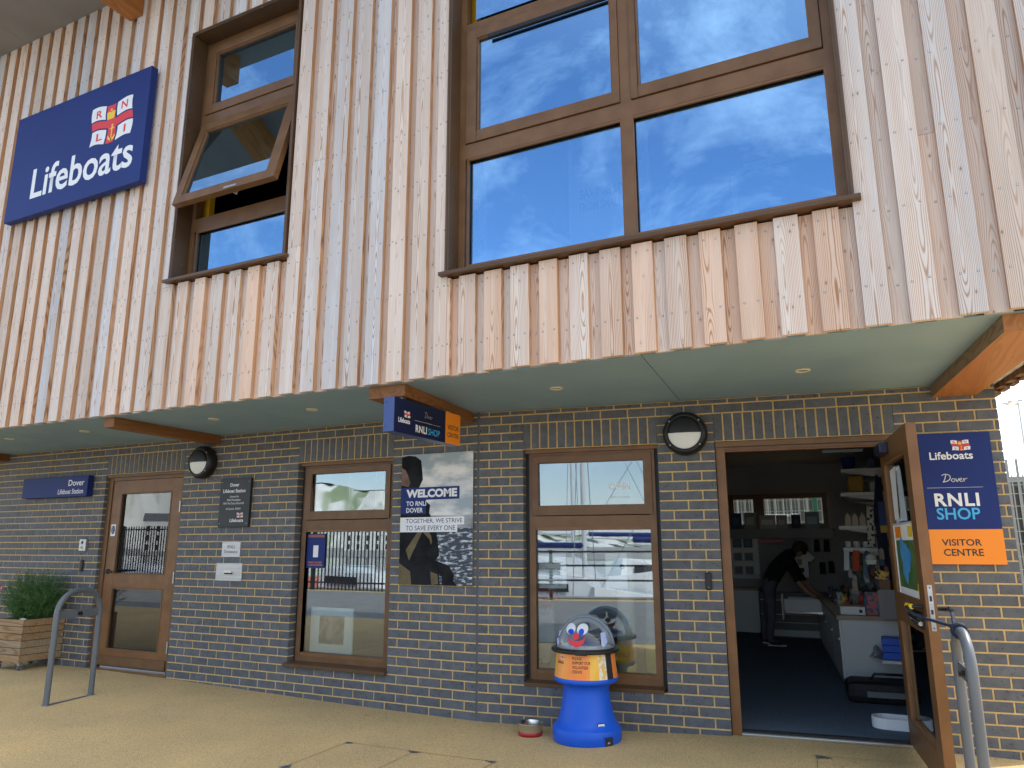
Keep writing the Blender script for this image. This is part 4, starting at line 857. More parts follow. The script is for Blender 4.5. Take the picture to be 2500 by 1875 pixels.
b = MB(); b.lathe([(.228, .641), (.12, .655), (.03, .66), (0, .66)], n=48); b.build('inner_tray', cab_m, cb); b = MB(); b.lathe([(.14, .662), (.02, .700), (0, .70)], n=24); b.build('inner_cone', navy_m, cb)
def face_patch(name, pts, m, dr=.0015):
    """flat sticker pressed onto the dome: subdivided fan following its curve"""
    b = MB(); cx_ = sum(p[0] for p in pts)/len(pts); cz_ = sum(p[1] for p in pts)/len(pts); n = len(pts); vs = [(cx_, cz_)]
    for k in range(1, 5): vs += [(cx_+(p[0]-cx_)*k/4, cz_+(p[1]-cz_)*k/4) for p in pts]
    V = []
    for x, z in vs:
        # x is measured straight across the front; put on the ellipsoid surface
        zz = .640+z; rr = dome(zz)+dr; x = max(-rr*.98, min(rr*.98, x)); V.append((x, -math.sqrt(max(0, rr*rr-x*x)), zz))
    F = [(0, 1+i, 1+(i+1) % n) for i in range(n)]
    for k in range(3):
        for i in range(n): a_ = 1+k*n+i; c_ = 1+k*n+(i+1) % n; F.append((a_, a_+n, c_+n, c_))
    b.add(V, F, 0, True); return b.build(name, m, cb)
ell = lambda cx, cz, a, c, n=20, rot=0: [(cx + a*cos(t)*cos(rot)-c*sin(t)*sin(rot), cz + a*cos(t)*sin(rot)+c*sin(t)*cos(rot)) for t in [2*pi*k/n for k in range(n)]]
eyeb = M('eye_blue', (.005, .06, .62), .4)
face_patch('eye', ell(-.066, .138, .041, .036), white_m); face_patch('eye', ell(.030, .138, .043, .037), white_m)
face_patch('pupil', ell(-.061, .120, .026, .017), eyeb, .0028); face_patch('pupil', ell(.024, .120, .021, .022, rot=-.6), eyeb, .0028)
face_patch('nose', ell(-.014, .090, .026, .022), red_m, .003)
mo = [(-.088, .088), (-.080, .066), (-.055, .042), (-.010, .030), (.030, .036), (.052, .060), (.060, .086), (.040, .066), (.015, .060), (-.020, .060), (-.050, .066)]
b = MB(); up_ = [(-.090, .090), (-.066, .072), (-.040, .062), (-.012, .058), (.018, .062), (.042, .072), (.062, .090)]; lo_ = [(-.090, .090), (-.076, .055), (-.046, .026), (-.012, .016), (.022, .024), (.048, .050), (.062, .090)]
V = []; 
for p, q in zip(up_, lo_):
    for k in range(4):
        x = p[0]+(q[0]-p[0])*k/3; z = .640+p[1]+(q[1]-p[1])*k/3; rr = dome(z)+.002; V.append((x, -math.sqrt(rr*rr-x*x), z))
b.add(V, [(i*4+j, (i+1)*4+j, (i+1)*4+j+1, i*4+j+1) for i in range(6) for j in range(3)], 0, True); b.build('mouth', red_m, cb)
for sx in (-1, 1):
    face_patch('side_sticker', [(sx*.172-.014, .112), (sx*.172+.012, .118), (sx*.205, .05), (sx*.205-.02*sx, .015), (sx*.170, .030)][::sx], M('pale_blue_print', (.45, .55, .85), .4)); 
# steel water bowl with a red base
wb = thing('water_bowl', 'small steel dog water bowl with a red rubber base on the pavement', 'bowl', (.575, -.20, gz(.57)))
MB().lathe([(0, .004), (.084, .004), (.088, 0), (.092, .028), (.088, .030)], n=40).build('red_base', M('red_rubber', (.42, .015, .03), .5), wb)
MB().lathe([(.088, .030), (.095, .086), (.100, .090), (.098, .092), (.092, .088), (.080, .022), (0, .020)], n=40).build('steel_bowl', chrome_m, wb); MB().lathe([(.0865, .058), (0, .058)], n=32).build('water', MG('bowl_water', .15), wb)
gr = MB()
for k in range(420):
    x = rnd.uniform(-5.2, 3.6); y_ = (-.01 + (x*.146 if x > 0 else 0)) - abs(rnd.gauss(0, .28 if k % 3 else 1.0)) - .012; z_ = gz(x, y_); q = rnd.uniform(.002, .006); a_ = rnd.uniform(0, 3)
    gr.add([(x-q, y_-q*.5, z_+.001), (x+q, y_-q*.4, z_+.001), (x+q*.4, y_+q, z_+.001), (x, y_, z_+q*.9)], [(0,1,3), (1,2,3), (2,0,3)])
tag(gr.build('grit', MN('dark_grit', (.05, .04, .03), (.30, .24, .16), 60, .9)), kind='stuff')
# recessed inspection cover: thin joints and metal corner plates
joint_m = M('cover_joint', (.17, .125, .07), .9)
def seam(par, p, q, w=.004):
    p, q = Vector(p), Vector(q); n_ = 10
    for i in range(n_):
        a_, c_ = p.lerp(q, i/n_), p.lerp(q, (i+1)/n_); d = (c_-a_).normalized(); s_ = Vector((-d.y, d.x))*w/2
        yield [(v.x, v.y, gz(v.x, v.y)+.0045) for v in (a_-s_, c_-s_, c_+s_, a_+s_)]
def cover(label, pts, lines):
    t = thing('inspection_cover', label, 'inspection cover', group=None)
    b = MB()
    for p, q in lines:
        for v in seam(t, p, q): b.add(v, [(0,1,2,3)])
    b.build('joint', joint_m, t)
    for (x, y), k in pts:
        b = MB(); P = [(x+dx*.09, y+dy*.09) for dx, dy in k]; b.add([(px_, py_, gz(px_, py_)+.0055) for px_, py_ in P], [tuple(range(len(P)))]); cxx, cyy = sum(p[0] for p in P)/len(P), sum(p[1] for p in P)/len(P)
        b.add([(cxx+.007*cos(a_), cyy+.007*sin(a_), gz(cxx, cyy)+.0062) for a_ in [2*pi*j/8 for j in range(8)]], [tuple(range(8))], 1); b.build('corner_plate', [galv_m, ink_m], t)
C0, C1, C2 = (-.50, -.985), (.055, -.965), (.66, -.935); tri = lambda sx: [(0, 0), (sx*1.1, .05), (0, -1.0)]
cover('gravel-filled inspection cover with steel corner plates in the pavement, front centre', [(C0, [(-.1, 0), (.8, .03), (.05, -.45)]), (C1, [(-.6, 0), (.6, .03), (.05, -.5)]), (C2, [(-.9, -.03), (.2, .03), (.1, -.5)]), ((-.47, -1.62), [(-.4, -.5), (.0, .4), (.5, -.4)])],
      [(C0, C1), (C1, C2), (C0, (-.46, -2.3)), (C1, (.10, -2.3)), (C2, (.72, -2.3))])
cover('gravel-filled inspection cover with one steel corner plate in front of the shop threshold', [((2.55, -.02), [(-.2, .4), (1.1, .1), (.0, -.5)])], [((2.55, -.04), (2.63, -1.0)), ((2.56, .02), (3.1, .08))])
# ------------------------------------------------------------------ inside the shop
B('shop_floor', carpet_m, bld, -8.9, 3.9, .14, 6.55, -.10, -.012) if 0 else None
b = MB(); b.add([(1.978*cos(TH)-.131*sin(TH)+.01, 1.978*sin(TH)+.131*cos(TH), -.014), (3.15*cos(TH)-.131*sin(TH), 3.15*sin(TH)+.131*cos(TH), -.014), (3.65, .70, -.014), (3.45, 6.5, -.014), (-8.9, 6.5, -.014), (-8.9, .16, -.014), (.2, .16, -.014)], [tuple(range(7))]); b.build('shop_floor', carpet_m, bld)
B('left_room_floor', cabs_m, bld, -8.9, -2.0, .16, 6.4, .012, .022)
b = MB(); b.box(-9, .93, 6.5, 6.6, -.02, 2.72); b.box(2.36, 3.6, 6.5, 6.6, -.02, 2.72); b.box(.93, 2.36, 6.5, 6.6, -.02, 1.53); b.box(.93, 2.36, 6.5, 6.6, 2.06, 2.72); b.build('rear_wall', shell_m, bld)
b = MB(); b.add([(3.70, .62, -.1), (3.30, 6.5, -.1), (3.30, 6.5, 2.7), (3.70, .62, 2.7)], [(0,1,2,3)]); b.add([(3.72, .62, -.1), (3.32, 6.6, -.1), (3.32, 6.6, 2.7), (3.72, .62, 2.7)], [(3,2,1,0)]); b.build('side_wall', shell_m, bld)
B('shop_ceiling', shell_m, bld, -8.9, 3.28, .78, 6.5, 2.70, 2.72) if 0 else None
b = MB(); b.add([(-8.9, .12, 2.50), (.0, .12, 2.50), (3.8, .68, 2.50), (3.35, 6.5, 2.50), (-8.9, 6.5, 2.50)], [(4,3,2,1,0)]); b.build('shop_ceiling', shell_m, bld)
B('partition', shell_m, bld, .10, .16, .30, 6.5, -.02, 2.49); B('partition', dark_m, bld, -3.0, -2.95, .15, 6.5, -.02, 2.49)
rw = MB(); ring(rw, .93, 2.36, 1.53, 2.06, 6.42, 6.49, .075); rw.box(1.30, 1.455, 6.42, 6.49, 1.605, 1.985); rw = rw.build('rear_window', frame_m, bld)
pane(rw, 1.005, 1.30, 1.605, 1.985, 6.455, MG('rear_glass', .08)); pane(rw, 1.455, 2.285, 1.605, 1.985, 6.455, MG('rear_glass_b', .08))
def T_(name, label, cat, group=None, **k): return thing(name, label, cat, group=group, **k)
t = T_('window_ledge_shelf', 'long dark shelf under the rear window holding a row of books', 'shelf'); B('board', cabs_m, t, .95, 2.42, 6.1, 6.49, 1.505, 1.53); B('slatwall_panel', cabs_m, t, .95, 2.42, 6.12, 6.16, 1.395, 1.5048)
cols = [(.02,.05,.10), (.30,.30,.28), (.42,.42,.38), (.36,.34,.33), (.02,.02,.05), (.25,.33,.36)]
bd = ['dark blue picture book at the left end of the shelf under the rear window', 'grey-covered book, second from left on the shelf under the rear window', 'pale illustrated book in the middle of the shelf under the rear window', 'plain pinkish book right of the pale illustrated one', 'small black book standing alone, second from right under the rear window', 'grey-blue book with a round picture, rightmost under the rear window']
for k, (x0, x1, z1) in enumerate(((1.0, 1.15, 1.77), (1.19, 1.36, 1.775), (1.41, 1.64, 1.735), (1.65, 1.80, 1.73), (1.86, 1.99, 1.735), (2.05, 2.245, 1.77))):
    t = T_('standing_book', bd[k], 'book', 'books standing under the rear window', loc=(0, 6.16, 1.531)); b = MB(); b.box(x0, x1, 0, .015, 0, z1-1.531); o = b.build('cover', M('cover_%d' % k, cols[k], .5), t, None, (-.12, 0, 0)); B('cover_picture', M('pic_%d' % k, tuple(min(1, c*1.8+.02) for c in cols[k]), .5), t, x0+.03, x1-.03, -.0020, -.0005, .06, z1-1.60).rotation_euler = (-.12, 0, 0)
t = T_('card_rack', 'white slatwall rack with six framed prints at the far left inside the shop', 'display rack'); B('back_panel', cab_m, t, .94, 1.34, 6.36, 6.38, .80, 1.39)
for z in (1.24, 1.04, .84): B('rack_shelf', cab_m, t, .94, 1.34, 6.27, 6.36, z, z+.018)
for i, z in enumerate((1.259, 1.059, .859)):
    for j, x in enumerate((.97, 1.13)):
        f_ = B('framed_print', M('frm%d%d' % (i, j), (.05, .05, .06) if i == 0 else (.4, .4, .42), .5), t, x, x+.13, 6.335, 6.347, z, z+.125); B('print', M('prt%d%d' % (i, j), (.15, .2, .25), .5), f_, x+.012, x+.118, 6.333, 6.3345, z+.012, z+.112)
t = T_('left_cabinet', 'low white cabinet with beige top at the far left inside the shop', 'cabinet'); B('carcass', cab_m, t, .72, 1.33, 6.12, 6.35, .05, .64); B('top', worktop_m, t, .70, 1.34, 6.09, 6.355, .641, .675); B('plinth', ink_m, t, .75, 1.30, 6.15, 6.35, -.012, .049)
t = T_('rear_display_unit', 'low grey display unit with slatted front along the rear wall', 'cabinet'); B('carcass', cabs_m, t, 1.345, 2.7, 6.14, 6.40, .0, .62)
for z in (.02, .20, .31, .51): B('slat', cab_m, t, 1.35, 2.69, 6.12, 6.1395, z, z+.085 if z == .02 else z+.012)
t = T_('open_drawer', 'white drawer pulled open with a steel runner, in front of the bending person', 'drawer'); B('side', cab_m, t, 1.83, 2.42, 4.88, 4.895, .47, .62); B('front', cab_m, t, 1.812, 1.829, 4.75, 4.91, .37, .685); B('base', cabs_m, t, 1.83, 2.44, 4.896, 5.3, .455, .468); B('far_side', cab_m, t, 1.83, 2.42, 5.30, 5.315, .47, .62)
b = MB(); b.box(1.84, 2.40, 4.865, 4.8795, .445, .468); b.box(2.05, 2.40, 4.858, 4.8649, .450, .463); b.build('runner', chrome_m, t)
# long counter towards the door
cv = [(2.62, 2.53), (3.40, 2.62), (3.25, 5.9), (2.16, 5.9)]
def polybox(P, z0, z1, name, m, par):
    n = len(P); b = MB(); b.add([(x, y, z0) for x, y in P]+[(x, y, z1) for x, y in P], [tuple(reversed(range(n))), tuple(range(n, 2*n))]+[(i, (i+1) % n, n+(i+1) % n, n+i) for i in range(n)]); return b.build(name, m, par)
t = T_('shop_counter', 'long low white counter with a beige top running back from the doorway', 'counter'); polybox(cv, -.01, .60, 'carcass', cab_m, t); polybox([(2.585, 2.49), (3.42, 2.60), (3.26, 5.9), (2.12, 5.9)], .601, .64, 'top', worktop_m, t)
for k in range(4):
    ya = 2.56+.83*k; f_ = lambda y: 2.62-.46*(y-2.53)/3.37; b = MB(); b.add([(f_(ya)-.018, ya, .06), (f_(ya+.80)-.018, ya+.80, .06), (f_(ya+.80)-.018, ya+.80, .59), (f_(ya)-.018, ya, .59), (f_(ya), ya, .06), (f_(ya+.80), ya+.80, .06), (f_(ya+.80), ya+.80, .59), (f_(ya), ya, .59)], [(3,2,1,0), (4,5,6,7), (0,1,5,4), (1,2,6,5), (2,3,7,6), (3,0,4,7)]); d_ = b.build('drawer_front', cab_m, t); MB().lathe([(.012, 0), (.012, .02)], (f_(ya+.1)-.02, ya+.08, .40), 8).build('knob', chrome_m, d_)
t = T_('end_shelf', 'small white shelf on the counter end holding blue boxes', 'shelf'); b = MB(); b.add([(2.84, 2.53, .42), (3.12, 2.56, .42), (3.12, 2.18, .42), (2.95, 2.18, .42)]+[(2.84, 2.53, .445), (3.12, 2.56, .445), (3.12, 2.18, .445), (2.95, 2.18, .445)], [(0,1,2,3), (7,6,5,4), (0,4,5,1), (1,5,6,2), (2,6,7,3), (3,7,4,0)]); b.build('shelf_board', cab_m, t); t.location = (0, .0, -.155)
for k in range(3): tag(MB().box(2.96, 3.12, 2.26, 2.46, .292+.062*k, .352+.062*k).build('blue_box', blue_m, bevel=.004), ['flat blue box at the bottom of the stack on the end shelf', 'flat blue box in the middle of the stack on the end shelf', 'flat blue box topping the stack on the end shelf'][k], 'box', 'blue boxes on the end shelf')
bgm = MN('crumpled_grey_bag', (.25, .25, .27), (.42, .42, .45), 30, .4, .8)
b = MB(); n = 9; b.add([(2.86+.10*i/n, 2.30+.18*j/n, .292+.09*sin(pi*i/n)*sin(pi*j/n)+rnd.uniform(0, .03)) for i in range(n+1) for j in range(n+1)], [(i*(n+1)+j, (i+1)*(n+1)+j, (i+1)*(n+1)+j+1, i*(n+1)+j+1) for i in range(n) for j in range(n)]); tag(b.build('crumpled_bag', bgm), 'crumpled grey plastic bag beside the blue boxes', 'bag')
# holdall and white dish on the carpet
t = T_('black_holdall', 'black soft holdall with a grey strap on the shop carpet', 'bag', loc=(3.0, 1.95, -.012), rz=.1)
b = MB(); b.box(-.36, .36, -.19, .19, 0, .175); o = b.build('body', MN('black_nylon', (.008, .008, .010), (.02, .02, .024), 14, .6, .4), t, bevel=.06); b = MB(); b.box(-.20, .30, -.196, -.1905, .06, .105); b.build('strap', cabs_m, t); b = MB(); b.tube([(-.15, 0, .17), (-.12, -.03, .225), (.1, -.03, .225), (.14, 0, .17)], .012, 8); b.build('handle', black_m, t)
t = T_('white_dish', 'round-ended white dish on the carpet just inside the doorway', 'dish', loc=(3.03, .95, -.012)); b = MB()
def stad(w, d, n=10): return [(-w+d*cos(a_), d*sin(a_)) for a_ in [pi/2+pi*k/n for k in range(n+1)]] + [(w+d*cos(a_), d*sin(a_)) for a_ in [-pi/2+pi*k/n for k in range(n+1)]]
O_, I_ = stad(.07, .10), stad(.07, .088); n = len(O_)
b.add([(x, y, 0) for x, y in O_]+[(x, y, .075) for x, y in O_]+[(x, y, .075) for x, y in I_]+[(x, y, .012) for x, y in I_], [(i, (i+1) % n, n+(i+1) % n, n+i) for i in range(n)]+[(n+i, n+(i+1) % n, 2*n+(i+1) % n, 2*n+i) for i in range(n)]+[(2*n+i, 2*n+(i+1) % n, 3*n+(i+1) % n, 3*n+i) for i in range(n)]+[tuple(range(3*n, 4*n))]); b.build('dish', white_m, t)
# goods
t = T_('white_box_file', 'white storage box with a finger hole on the counter end', 'box'); B('carton', cab_m, t, 2.62, 2.84, 2.62, 2.85, .641, .715); MB().disc((2.80, 2.6185, .675), .017, 16).build('finger_hole', ink_m, t)
flw = MN('floral_print', (.02, .10, .16), (.50, .12, .14), 28, .5, lo=.48, hi=.52); t = T_('floral_bag', 'blue and pink floral print gift bag on the counter', 'bag'); B('bag', flw, t, 2.85, 3.09, 2.66, 2.76, .641, .855); b = MB(); b.tube([(2.91, 2.66, .85), (2.92, 2.65, .90), (3.0, 2.65, .90), (3.01, 2.66, .85)], .004, 6); b.build('handle', ink_m, t)
t = T_('white_tray_stack', 'stack of tilted white trays beside the floral bag', 'tray'); 
for k in range(3):
    z_ = .645+.05*k; b = MB(); b.box(-.10, .10, -.09, .09, 0, .006); b.box(-.10, .10, -.09, -.084, .006, .07); b.box(-.10, -.094, -.0835, .09, .006, .07); b.box(.094, .10, -.0835, .09, .006, .07); b.build('tray', cab_m, t, (3.08+.02*k, 2.60-.02*k, z_), (0, 0, .15*k))
rcol = [(.35,.05,.05), (.04,.08,.22), (.45,.45,.46), (.38,.30,.08), (.03,.12,.10), (.05,.05,.06), (.5,.5,.5), (.04,.18,.35), (.30,.12,.05), (.55,.55,.5)]
rm_ = [MN('toy_%d' % i, c, tuple(min(1, x*1.7+.02) for x in c), 40, .5, .3) for i, c in enumerate(rcol)]
def soft_toy(x, y, z, s, m, label):
    t = T_('small_soft_toy', label, 'soft toy', 'soft toys heaped on the counter', loc=(x, y, z), rz=rnd.uniform(0, 6))
    b = MB(); b.lathe([(0, 0), (.34*s, .08*s), (.40*s, .35*s), (.28*s, .62*s), (.20*s, .66*s), (.30*s, .82*s), (.28*s, 1.05*s), (.1*s, 1.18*s), (0, 1.2*s)], n=10); b.build('body', m, t)
    for sx in (-1, 1): b = MB(); b.tube([(sx*.3*s, 0, .5*s), (sx*.52*s, -.1*s, .25*s)], [.11*s, .08*s], 6); b.build('arm', m, t); b = MB(); b.tube([(sx*.18*s, 0, 1.05*s), (sx*.24*s, 0, 1.25*s)], [.09*s, .05*s], 6); b.build('ear', m, t)
q = 0; cn = ['red', 'navy', 'grey', 'mustard', 'dark green', 'black', 'white', 'blue', 'rust', 'cream']
for k in range(10):
    for j in range(2):
        yy_ = 2.95+.27*k; xx_ = 2.62-.45*(yy_-2.53)/3.37+.11+.17*j+rnd.uniform(-.02, .02); i = (k*3+j*7) % 10; soft_toy(xx_, yy_, .641, rnd.uniform(.09, .14), rm_[i], '%s soft toy %s on the counter' % (cn[i], ['close to the white storage box', 'in the front row', 'in the dark middle', 'towards the back', 'near the rear wall'][k//2] if j == 0 else 'in the back row ' + ['by the floral bag', 'next to the wall goods', 'half way along', 'under the wall shelves', 'furthest from the door'][k//2]))
# shelves on the right-hand wall
def wshelf(label, x0, x1, y0, y1, z): 
    t = T_('wall_shelf', label, 'shelf', 'white shelves on the right-hand wall of the shop'); B('board', cab_m, t, x0, x1, y0, y1, z-.02, z+.02)
    for y_ in (y0+.1, y1-.1): b = MB(); b.add([(x1-.02, y_, z-.02), (x0+.05, y_, z-.02), (x1-.02, y_, z-.12)], [(0,1,2)]); b.build('bracket', cab_m, t)
    return t
wshelf('top white wall shelf, nearest the ceiling', 2.70, 3.40, 3.6, 4.9, 2.12); wshelf('white wall shelf carrying the yellow bag', 2.68, 3.42, 3.5, 5.0, 1.85); wshelf('white wall shelf carrying pale cartons', 2.62, 3.42, 3.7, 5.0, 1.49); wshelf('lowest white wall shelf with jars', 2.65, 3.42, 3.6, 4.9, 1.25)
t = T_('yellow_bag', 'mustard yellow bag standing on the wall shelf', 'bag'); B('bag', M('mustard', (.36, .22, .02), .6), t, 2.76, 2.92, 3.60, 3.75, 1.871, 2.06, bevel=.02); b = MB(); b.tube([(2.79, 3.6, 1.98), (2.80, 3.57, 2.04), (2.84, 3.57, 2.04), (2.85, 3.6, 1.98)], .008, 6); b.build('handle', M('mustard_strap', (.5, .32, .05), .6), t)
for k in range(3): t = T_('pale_carton', ['cream gable-topped carton, left one of three on the wall shelf', 'cream gable-topped carton, middle one of three on the wall shelf', 'cream gable-topped carton, right one of three on the wall shelf'][k], 'carton', 'cream cartons on the wall shelf'); x_ = 2.69+.075*k; b = MB(); b.box(x_, x_+.062, 3.73, 3.85, 1.511, 1.60); b.add([(x_, 3.73, 1.60), (x_+.062, 3.73, 1.60), (x_+.031, 3.73, 1.66), (x_, 3.85, 1.60), (x_+.062, 3.85, 1.60), (x_+.031, 3.85, 1.66)], [(0,1,2), (5,4,3), (0,2,5,3), (1,4,5,2)]); b.build('carton', M('cream_card%d' % k, (.52, .48, .36), .6), t)
for k in range(3): t = T_('glass_jar', ['silver-lidded jar, left one on the lowest wall shelf', 'silver-lidded jar, middle one on the lowest wall shelf', 'silver-lidded jar, right one on the lowest wall shelf'][k], 'jar', 'jars on the lowest wall shelf', loc=(2.70+.09*k, 3.68, 1.271)); MB().lathe([(0, 0), (.032, 0), (.034, .06), (.03, .065)], n=14).build('jar', cab_m, t); MB().lathe([(.031, .0655), (.031, .08), (0, .08)], n=14).build('lid', chrome_m, t)
def hang(name, label, cat, P, y, m, dep=.03, sub=None):
    t = T_(name, label, cat); b = MB(); b.prism(P, y, y+dep); b.build('fabric', m, t, bevel=.004); 
    if sub: sub(t)
    return t
spot_m = MN('spotted_cloth', (.60, .58, .50), (.03, .03, .04), 34, .7, lo=.60, hi=.62, detail=0)
hang('patterned_scarf', 'cream scarf with dark spots hanging beside the wall shelves', 'scarf', [(2.90,1.28),(2.975,1.28),(2.995,1.70),(2.93,1.72)], 3.45, spot_m); hang('navy_garment', 'long navy garment hanging at the right inside the shop', 'clothing', [(3.0,.95),(3.10,.95),(3.10,2.0),(3.05,2.05),(3.0,1.7)], 3.3, M('navy_cloth', (.008, .012, .04), .8))
hang('orange_towel', 'orange towel hanging under the lowest wall shelf', 'towel', [(2.73,1.02),(2.80,1.02),(2.81,1.24),(2.75,1.25)], 3.5, M('orange_cloth', (.62, .08, .02), .7)); hang('white_leaflet_strip', 'white printed hanging strip left of the orange towel', 'leaflet', [(2.64,1.03),(2.70,1.03),(2.71,1.23),(2.66,1.23)], 3.5, cab_m)
hang('yellow_wall_card', 'blue and yellow printed card near the door glass edge', 'card', [(3.04,1.42),(3.14,1.42),(3.14,1.75),(3.04,1.75)], 3.2, M('blue_yellow', (.02, .05, .2), .6), .01, lambda t: B('yellow_panel', M('ypanel', (.6, .36, .02), .6), t, 3.045, 3.135, 3.196, 3.1995, 1.43, 1.50))
for k, (x, z) in enumerate(((2.13, 1.20), (2.26, 1.20), (2.18, .88), (2.30, .90))):
    hang('black_pouch', ['black pouch hanging top left on the rear slat wall', 'black pouch hanging top right on the rear slat wall', 'black pouch hanging lower left behind the person', 'black pouch hanging lower right behind the person'][k], 'pouch', [(x, z), (x+.085, z), (x+.075, z+.17), (x+.01, z+.17)], 6.28, shirt_m)['group'] = 'black pouches on the rear slat wall'
ts = [(1.90,.86),(2.07,.85),(2.065,1.07),(2.11,1.06),(2.16,1.12),(2.07,1.215),(2.03,1.20),(1.96,1.20),(1.90,1.215),(1.86,1.10)]
hang('printed_tee', 'pale T-shirt with a small print hanging behind the bending person', 'T-shirt', ts, 5.9, white_m, .03, lambda t: [B('print', M('tee_print', (.35, .33, .12), .7), t, 1.93, 1.99, 5.892, 5.8995, 1.02, 1.10), B('print', ink_m, t, 1.96, 2.01, 5.892, 5.8995, .92, .98)])
hang('pink_packets', 'pink shiny packets along the top of the rear display', 'packet', [(1.36,1.33),(1.72,1.33),(1.72,1.38),(1.66,1.395),(1.5,1.38),(1.40,1.395),(1.36,1.37)], 6.25, M('pink_foil', (.5, .12, .16), .35))
t = T_('yellow_posy', 'small posy of yellow flowers in a pot at the right inside the doorway', 'flowers', loc=(3.02, 2.30, 0)); B('pot', M('terracotta', (.22, .11, .07), .7), t, -.03, .06, -.03, .06, .90, .99); b = MB()
for k in range(40): p = Vector((rnd.gauss(.015, .025), rnd.gauss(.015, .02), rnd.uniform(.99, 1.07))); b.add([p+Vector((.009*cos(a_), 0, .009*sin(a_))) for a_ in [2*pi*j/5 for j in range(5)]], [(0,1,2,3,4)])
b.build('blooms', yell_m, t); B('pot_stand', cabs_m, t, -.05, .09, -.04, .08, .64, .8995)
t = T_('ceiling_spot_bar', 'dark spotlight bar under the shop ceiling near the door head', 'light'); b = MB(); b.tube([(2.62, 2.6, 2.42), (3.1, 2.6, 2.42)], .012, 8); b.build('bar', black_m, t)
for x in (2.75, 2.95): b = MB(); b.tube([(x, 2.6, 2.41), (x-.03, 2.55, 2.34)], .022, 10); b.build('spot_head', chrome_m, t)
gm = [M('packet_%d' % k, c, .5) for k, c in enumerate(((.45,.45,.47), (.02,.04,.12), (.30,.05,.04), (.03,.10,.22), (.35,.30,.22), (.03,.03,.035), (.5,.5,.48), (.08,.16,.14)))]
cl8 = ['silver-grey', 'navy', 'dark red', 'blue', 'tan', 'black', 'white', 'green']
for k in range(64):
    y_ = rnd.uniform(2.9, 4.6); x_ = 2.70+.05*(y_-2.9)*-1+rnd.uniform(.0, .36); z_ = rnd.uniform(.82, 1.16); w, h_ = rnd.uniform(.03, .06), rnd.uniform(.05, .11)
    tag(MB().prism([(x_, z_), (x_+w, z_), (x_+w*rnd.uniform(.7, 1), z_+h_), (x_+w*.5, z_+h_+.02), (x_+w*.05, z_+h_)], y_, y_+.02).build('hanging_packet', gm[k % 8]), cl8[k % 8] + ' small packet hanging in the crowded display between the counter and the wall shelves', 'packet', 'small packets in the crowded display')
cl_ = ['grey', 'navy', 'red', 'blue', 'tan', 'black', 'white', 'dark green']
for k in range(14):
    zz = (1.27, 1.51, 1.87, 2.14)[k % 4]; x_ = 2.98+.07*(k//4); y_ = 3.7+.22*(k//4)
    h_ = rnd.uniform(.08, .17); tag(MB().box(x_, x_+.07, y_, y_+.12, zz, zz+h_).build('boxed_gift', gm[(k*3) % 8], bevel=.003), '%s boxed gift %s on the %s wall shelf' % (cl_[(k*3) % 8], ['nearest the door', 'second from the door', 'third from the door', 'furthest from the door'][k//4], ['lowest', 'carton', 'yellow-bag', 'top'][k % 4]), 'box', 'boxed gifts on the wall shelves')
t = T_('blue_bucket', 'dark blue bucket on the top wall shelf', 'bucket', loc=(2.78, 3.75, 2.141)); MB().lathe([(0, 0), (.06, 0), (.08, .14), (.083, .145), (.075, .14)], n=18).build('bucket', navy_m, t)
t = T_('baseball_cap', 'white baseball cap hanging at the right of the crowded display', 'cap', loc=(2.93, 3.0, 1.16)); b = MB(); b.lathe([(.055, 0), (.052, .03), (.03, .055), (0, .06)], n=14); b.build('crown', cab_m, t); b = MB(); b.prism([(-.05, -.004), (.05, -.004), (.04, -.05), (-.04, -.05)], -.055, -.050); b.build('peak', cab_m, t)
# ---- person bending over the drawer
pn = thing('person', 'person in a black top and grey trousers bending over an open drawer in the shop', 'person', (1.57, 5.35, -.012))
def skin(name, V, E, Rr, mats, matf, parent, lv=2, root=0):
    me = D.meshes.new(name); me.from_pydata([tuple(v) for v in V], E, []); o = D.objects.new(name, me); COL.objects.link(o)
    o.modifiers.new('s', 'SKIN'); o.modifiers.new('u', 'SUBSURF').levels = lv
    for i, r_ in enumerate(Rr): o.data.skin_vertices[0].data[i].radius = r_ if isinstance(r_, tuple) else (r_, r_)
    for i in range(len(V)): o.data.skin_vertices[0].data[i].use_root = (i == root)
    dg = bpy.context.evaluated_depsgraph_get(); m2 = D.meshes.new_from_object(o.evaluated_get(dg)); D.objects.remove(o)
    m2.materials.clear()
    for m_ in mats: m2.materials.append(m_)
    for p in m2.polygons: p.use_smooth = True; p.material_index = matf(p.center)
    m2.name = name; return link(name, m2, parent)
V = [(0, 0, .84), (.12, 0, .99), (.26, 0, 1.13), (.33, 0, 1.19), (.385, 0, 1.22), (.44, .0, 1.235), (.50, .0, 1.20)]      # pelvis..head
Rr = [(.155, .125), (.15, .12), (.165, .12), (.12, .09), .052, .085, .07]
E_ = [(0,1),(1,2),(2,3),(3,4),(4,5),(5,6)]
def addc(start, pts, rad):
    p = start
    for q, r_ in zip(pts, rad): V.append(q); Rr.append(r_); E_.append((p, len(V)-1)); p = len(V)-1
    return p
addc(0, [(.02, -.10, .76), (.05, -.11, .44), (-.0, -.11, .10), (.03, -.115, .04), (.15, -.12, .025)], [.095, .068, .050, .045, .035])
addc(0, [(.02, .10, .76), (-.02, .11, .44), (-.10, .11, .10), (-.07, .115, .04), (.05, .12, .025)], [.095, .068, .050, .045, .035])
hA = addc(2, [(.31, -.19, 1.10), (.42, -.20, .84), (.55, -.17, .68), (.60, -.165, .655)], [.062, .048, .033, .030]); hB = addc(2, [(.31, .19, 1.10), (.44, .18, .85), (.58, .12, .69), (.63, .11, .665)], [.062, .048, .033, .030])
